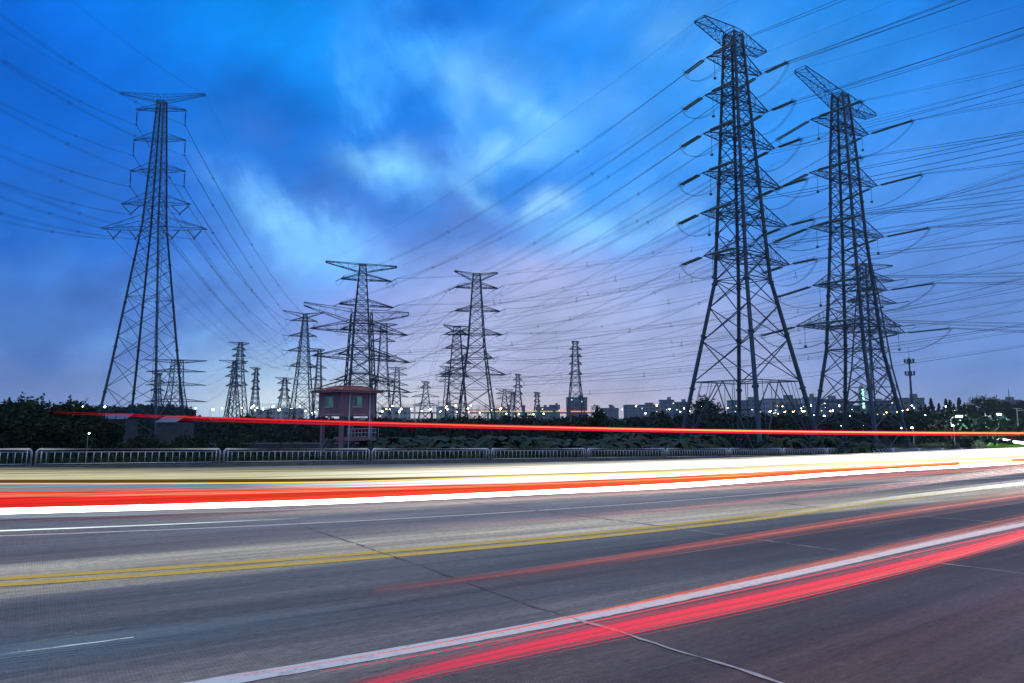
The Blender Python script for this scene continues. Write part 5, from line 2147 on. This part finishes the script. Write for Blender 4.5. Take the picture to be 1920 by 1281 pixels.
strands('thin bright orange-red marker lamp line crossing below the towers', 19.0, off(hk, .5), off(hk, -.5), HR, 1, .013, 330, 2000, 260, 0, 2, 90, 0, [.5])
strands('dull red line hugging the bright orange-red marker line', 19.3, off(hk, 1.6), off(hk, -1.6), HD, 2, .010, 100, 2000, 200, 0, 3, 90, 0, [.05, .95])
hk2 = [(x, y + 3.5 + max(0, (900 - x)) * .0035) for x, y in hk]
strands('second dull crimson line just below the bright marker line', 19.6, off(hk2, 1.5), off(hk2, -1.5), HD, 2, .016, 300, 1900, 200, 200, 4, 90, 0, [.15, .7])
HV = glow_s('marker_halo', (1, .015, .04), .35, (1, .02, .04), .75, 2, 20, .3)
strands('faint crimson threads spread about the bright marker line', 19.9, off(hk, 5), off(hk, -3.5), HV, 7, .006, 160, 2000, 500, 0, 6, 90, .1)
# near lanes: threads of tail and head lamps
TR = glow_s('near_tail_red', (1, .035, .11), .95, (1, .10, .11), 1.7, 1, 14, .3)
TP = glow_s('near_tail_pink', (1, .10, .14), .6, (1, .42, .38), 1.4, 1, 16, .3)
TO = glow_s('near_tail_orange', (1, .12, .05), .8, (1, .30, .20), 1.4, 2, 18, .2)
WB = glow_s('near_head_white', (.80, .95, 1), 1.4, (1, 1, .97), 2.4, 0, 30, .2)
kb = [(600, 1316), (728, 1287), (851, 1250), (992, 1221), (1098, 1207), (1203, 1190), (1280, 1173), (1456, 1130), (1632, 1083), (1773, 1050), (1920, 1014)]
kt = [(600, 1302), (728, 1268), (851, 1229), (992, 1196), (1098, 1178), (1203, 1160), (1280, 1143), (1456, 1103), (1632, 1061), (1773, 1029), (1920, 996)]
strands('wide sheaf of red tail light threads nearest the camera', 2.75, kb, kt, TR, 88, 0.00055, 540, 2400, 700, 0, 11, 50, .12)
strands('brighter pink threads in the red sheaf nearest the camera', 2.70, kb, [(x, y - 12) for x, y in kb], TP, 10, 0.00083, 900, 2400, 700, 0, 12, 50, .08)
ke = [(x, y - 5) for x, y in EDGE]
strands('red fringe of threads along the inner side of the white edge line', 3.9, ke, [(x, y - 2 - max(0, x - 1000) * .014) for x, y in ke], TO, 28, 0.00049, 420, 2400, 900, 0, 13, 50, .12)
PW = glow_s('pink_white_core', (1, .62, .70), .8, (1, .90, .92), 1.5, 2, 16, .2)
strands('pinkish white threads riding along the white edge line', 4.0, [(x, y + 5) for x, y in EDGE], [(x, y - 6) for x, y in EDGE], PW, 32, 0.00055, 700, 2400, 900, 0, 23, 50, .06)
ke2 = [(x, y + 8) for x, y in EDGE]
strands('crimson thread along the outer side of the white edge line', 3.75, ke2, [(x, y + 5) for x, y in ke2], TR, 2, .0018, 600, 2400, 700, 0, 14, 50, .05)
k1 = [(640, 1112), (855, 1086), (1060, 1058), (1280, 1029), (1456, 997), (1632, 969), (1808, 946), (1920, 929)]
strands('single bright thread of tail light along the middle of near lane', 5.6, off(k1, .5), off(k1, -.5), TP, 1, .0035, 840, 2400, 700, 0, 15, 60, 0, [.5])
strands('soft red sheaf around the bright thread in the near lane', 5.7, off(k1, 8), [(x, y - 4 - max(0, x - 1280) * .008) for x, y in k1], TO, 32, 0.00061, 700, 2400, 800, 0, 16, 60, .15)
k2 = [(640, 996), (851, 989), (1062, 972.5), (1280, 952.5), (1456, 936), (1632, 917), (1773, 900), (1920, 882)]
strands('faint pink sheaf between white lane line and yellow lines', 9.2, off(k2, 4), off(k2, -4), TP, 20, 0.00066, 640, 2000, 900, 0, 17, 60, .15)
k3 = [(1480, 962), (1561, 948), (1700, 930), (1808, 917), (1920, 905)]
strands('white sheaf of headlight threads flaring beside the yellow lines', 7.4, off(k3, 10), off(k3, -5), WB, 60, 0.00143, 1360, 2010, 680, 0, 18, 40, .2)
k4 = [(1600, 921), (1700, 907), (1808, 893), (1920, 880)]
strands('white sheaf of headlight threads flaring at right beyond yellow lines', 9.6, off(k4, 5), off(k4, -6), WB, 52, 0.00165, 1500, 2010, 520, 0, 19, 30, .2)
k5 = [(-150, 1001), (0, 996), (150, 990), (317, 983.2), (493, 975.5), (560, 972)]
strands('thin ice-blue streak beside the white lane line at left', 10.6, off(k5, 1.2), off(k5, -1.2), WB, 3, .0045, -150, 560, 0, 420, 20, 40, .03)
k6 = [(-30, 1230.5), (5, 1226), (120, 1211.3), (239, 1196)]
strands('short white streak low in the left corner of the near lane', 4.6, off(k6, 1), off(k6, -1), WB, 2, .004, -20, 250, 190, 140, 21, 30, .02)
k7 = [(-20, 1216), (80, 1200), (140, 1190), (300, 1166)]
strands('faint pale thread above the short white streak at left', 4.9, off(k7, 1), off(k7, -1), GY, 2, .0012, -20, 300, 160, 160, 22, 30, .02)
GB = glow_s('pale_blue_road_glow', (.16, .30, .48), .55, (.16, .30, .48), .55, -3, 8, .3)  # dim threads stand in for pale blue glow on the road
strands('broad dim ice-blue sheaf standing in for glow on the near lane, left corner', 4.3, [(-60, 1272), (0, 1263), (211, 1236), (387, 1211), (650, 1172)], [(-60, 1204), (0, 1196), (211, 1176), (387, 1158), (650, 1132)], GB, 88, 0.00061, -60, 680, 0, 620, 31, 40, .1)
strands('dim blue-green threads standing in for light on the road beside white lane line', 11.9, [(-60, 1001), (0, 997), (317, 986), (640, 974), (760, 968)], [(-60, 984), (0, 981), (317, 972), (640, 962), (760, 957)], GB, 32, 0.00143, -60, 760, 0, 600, 32, 40, .1)
# white glare of headlamps running into the side road
k8 = [(1868, 823), (1900, 829), (2040, 846)]
A0, A1, A2 = on_z(1868, 822, FZ + .9), on_z(1905, 829, FZ + .9), on_z(2060, 850, FZ + .9)
b = MB()
b.tube([A0, A1, A2], [.28, .3, .3], 6)
tag(b.build('light_trail', glow('side_road_headlight', (1, 1, .96), 3.0)), 'white headlight streak curving along the side road at right', 'light trail', LTG)

# ------------------------------------------------------------------ evening haze
b = MB()
b.box((0, 0, (FZ - 1 + 66) / 2), (2800, 2800, 66 - FZ + 1))
hz = b.build('haze', [])
hm = bpy.data.materials.new('haze')
hm.use_nodes = True
hn = hm.node_tree
hn.nodes.remove(hn.nodes['Principled BSDF'])
hv = N(hn, 'ShaderNodeVolumePrincipled')
hv.inputs['Color'].default_value = (.62, .76, .95, 1)
hv.inputs['Density'].default_value = .00016
hn.links.new(hv.outputs[0], hn.nodes['Material Output'].inputs['Volume'])
hz.data.materials.append(hm)
tag(hz, kind='stuff')

# ------------------------------------------------------------------ render settings
scene.view_settings.view_transform = 'Standard'
scene.view_settings.look = 'None'
scene.view_settings.exposure = 0
scene.view_settings.gamma = 1
scene.cycles.use_denoising = True
scene.cycles.max_bounces = 4
scene.cycles.diffuse_bounces = 2
scene.cycles.use_adaptive_sampling = True
scene.cycles.adaptive_threshold = 0.02
scene.cycles.sample_clamp_indirect = 4.0
scene.cycles.transparent_max_bounces = 4
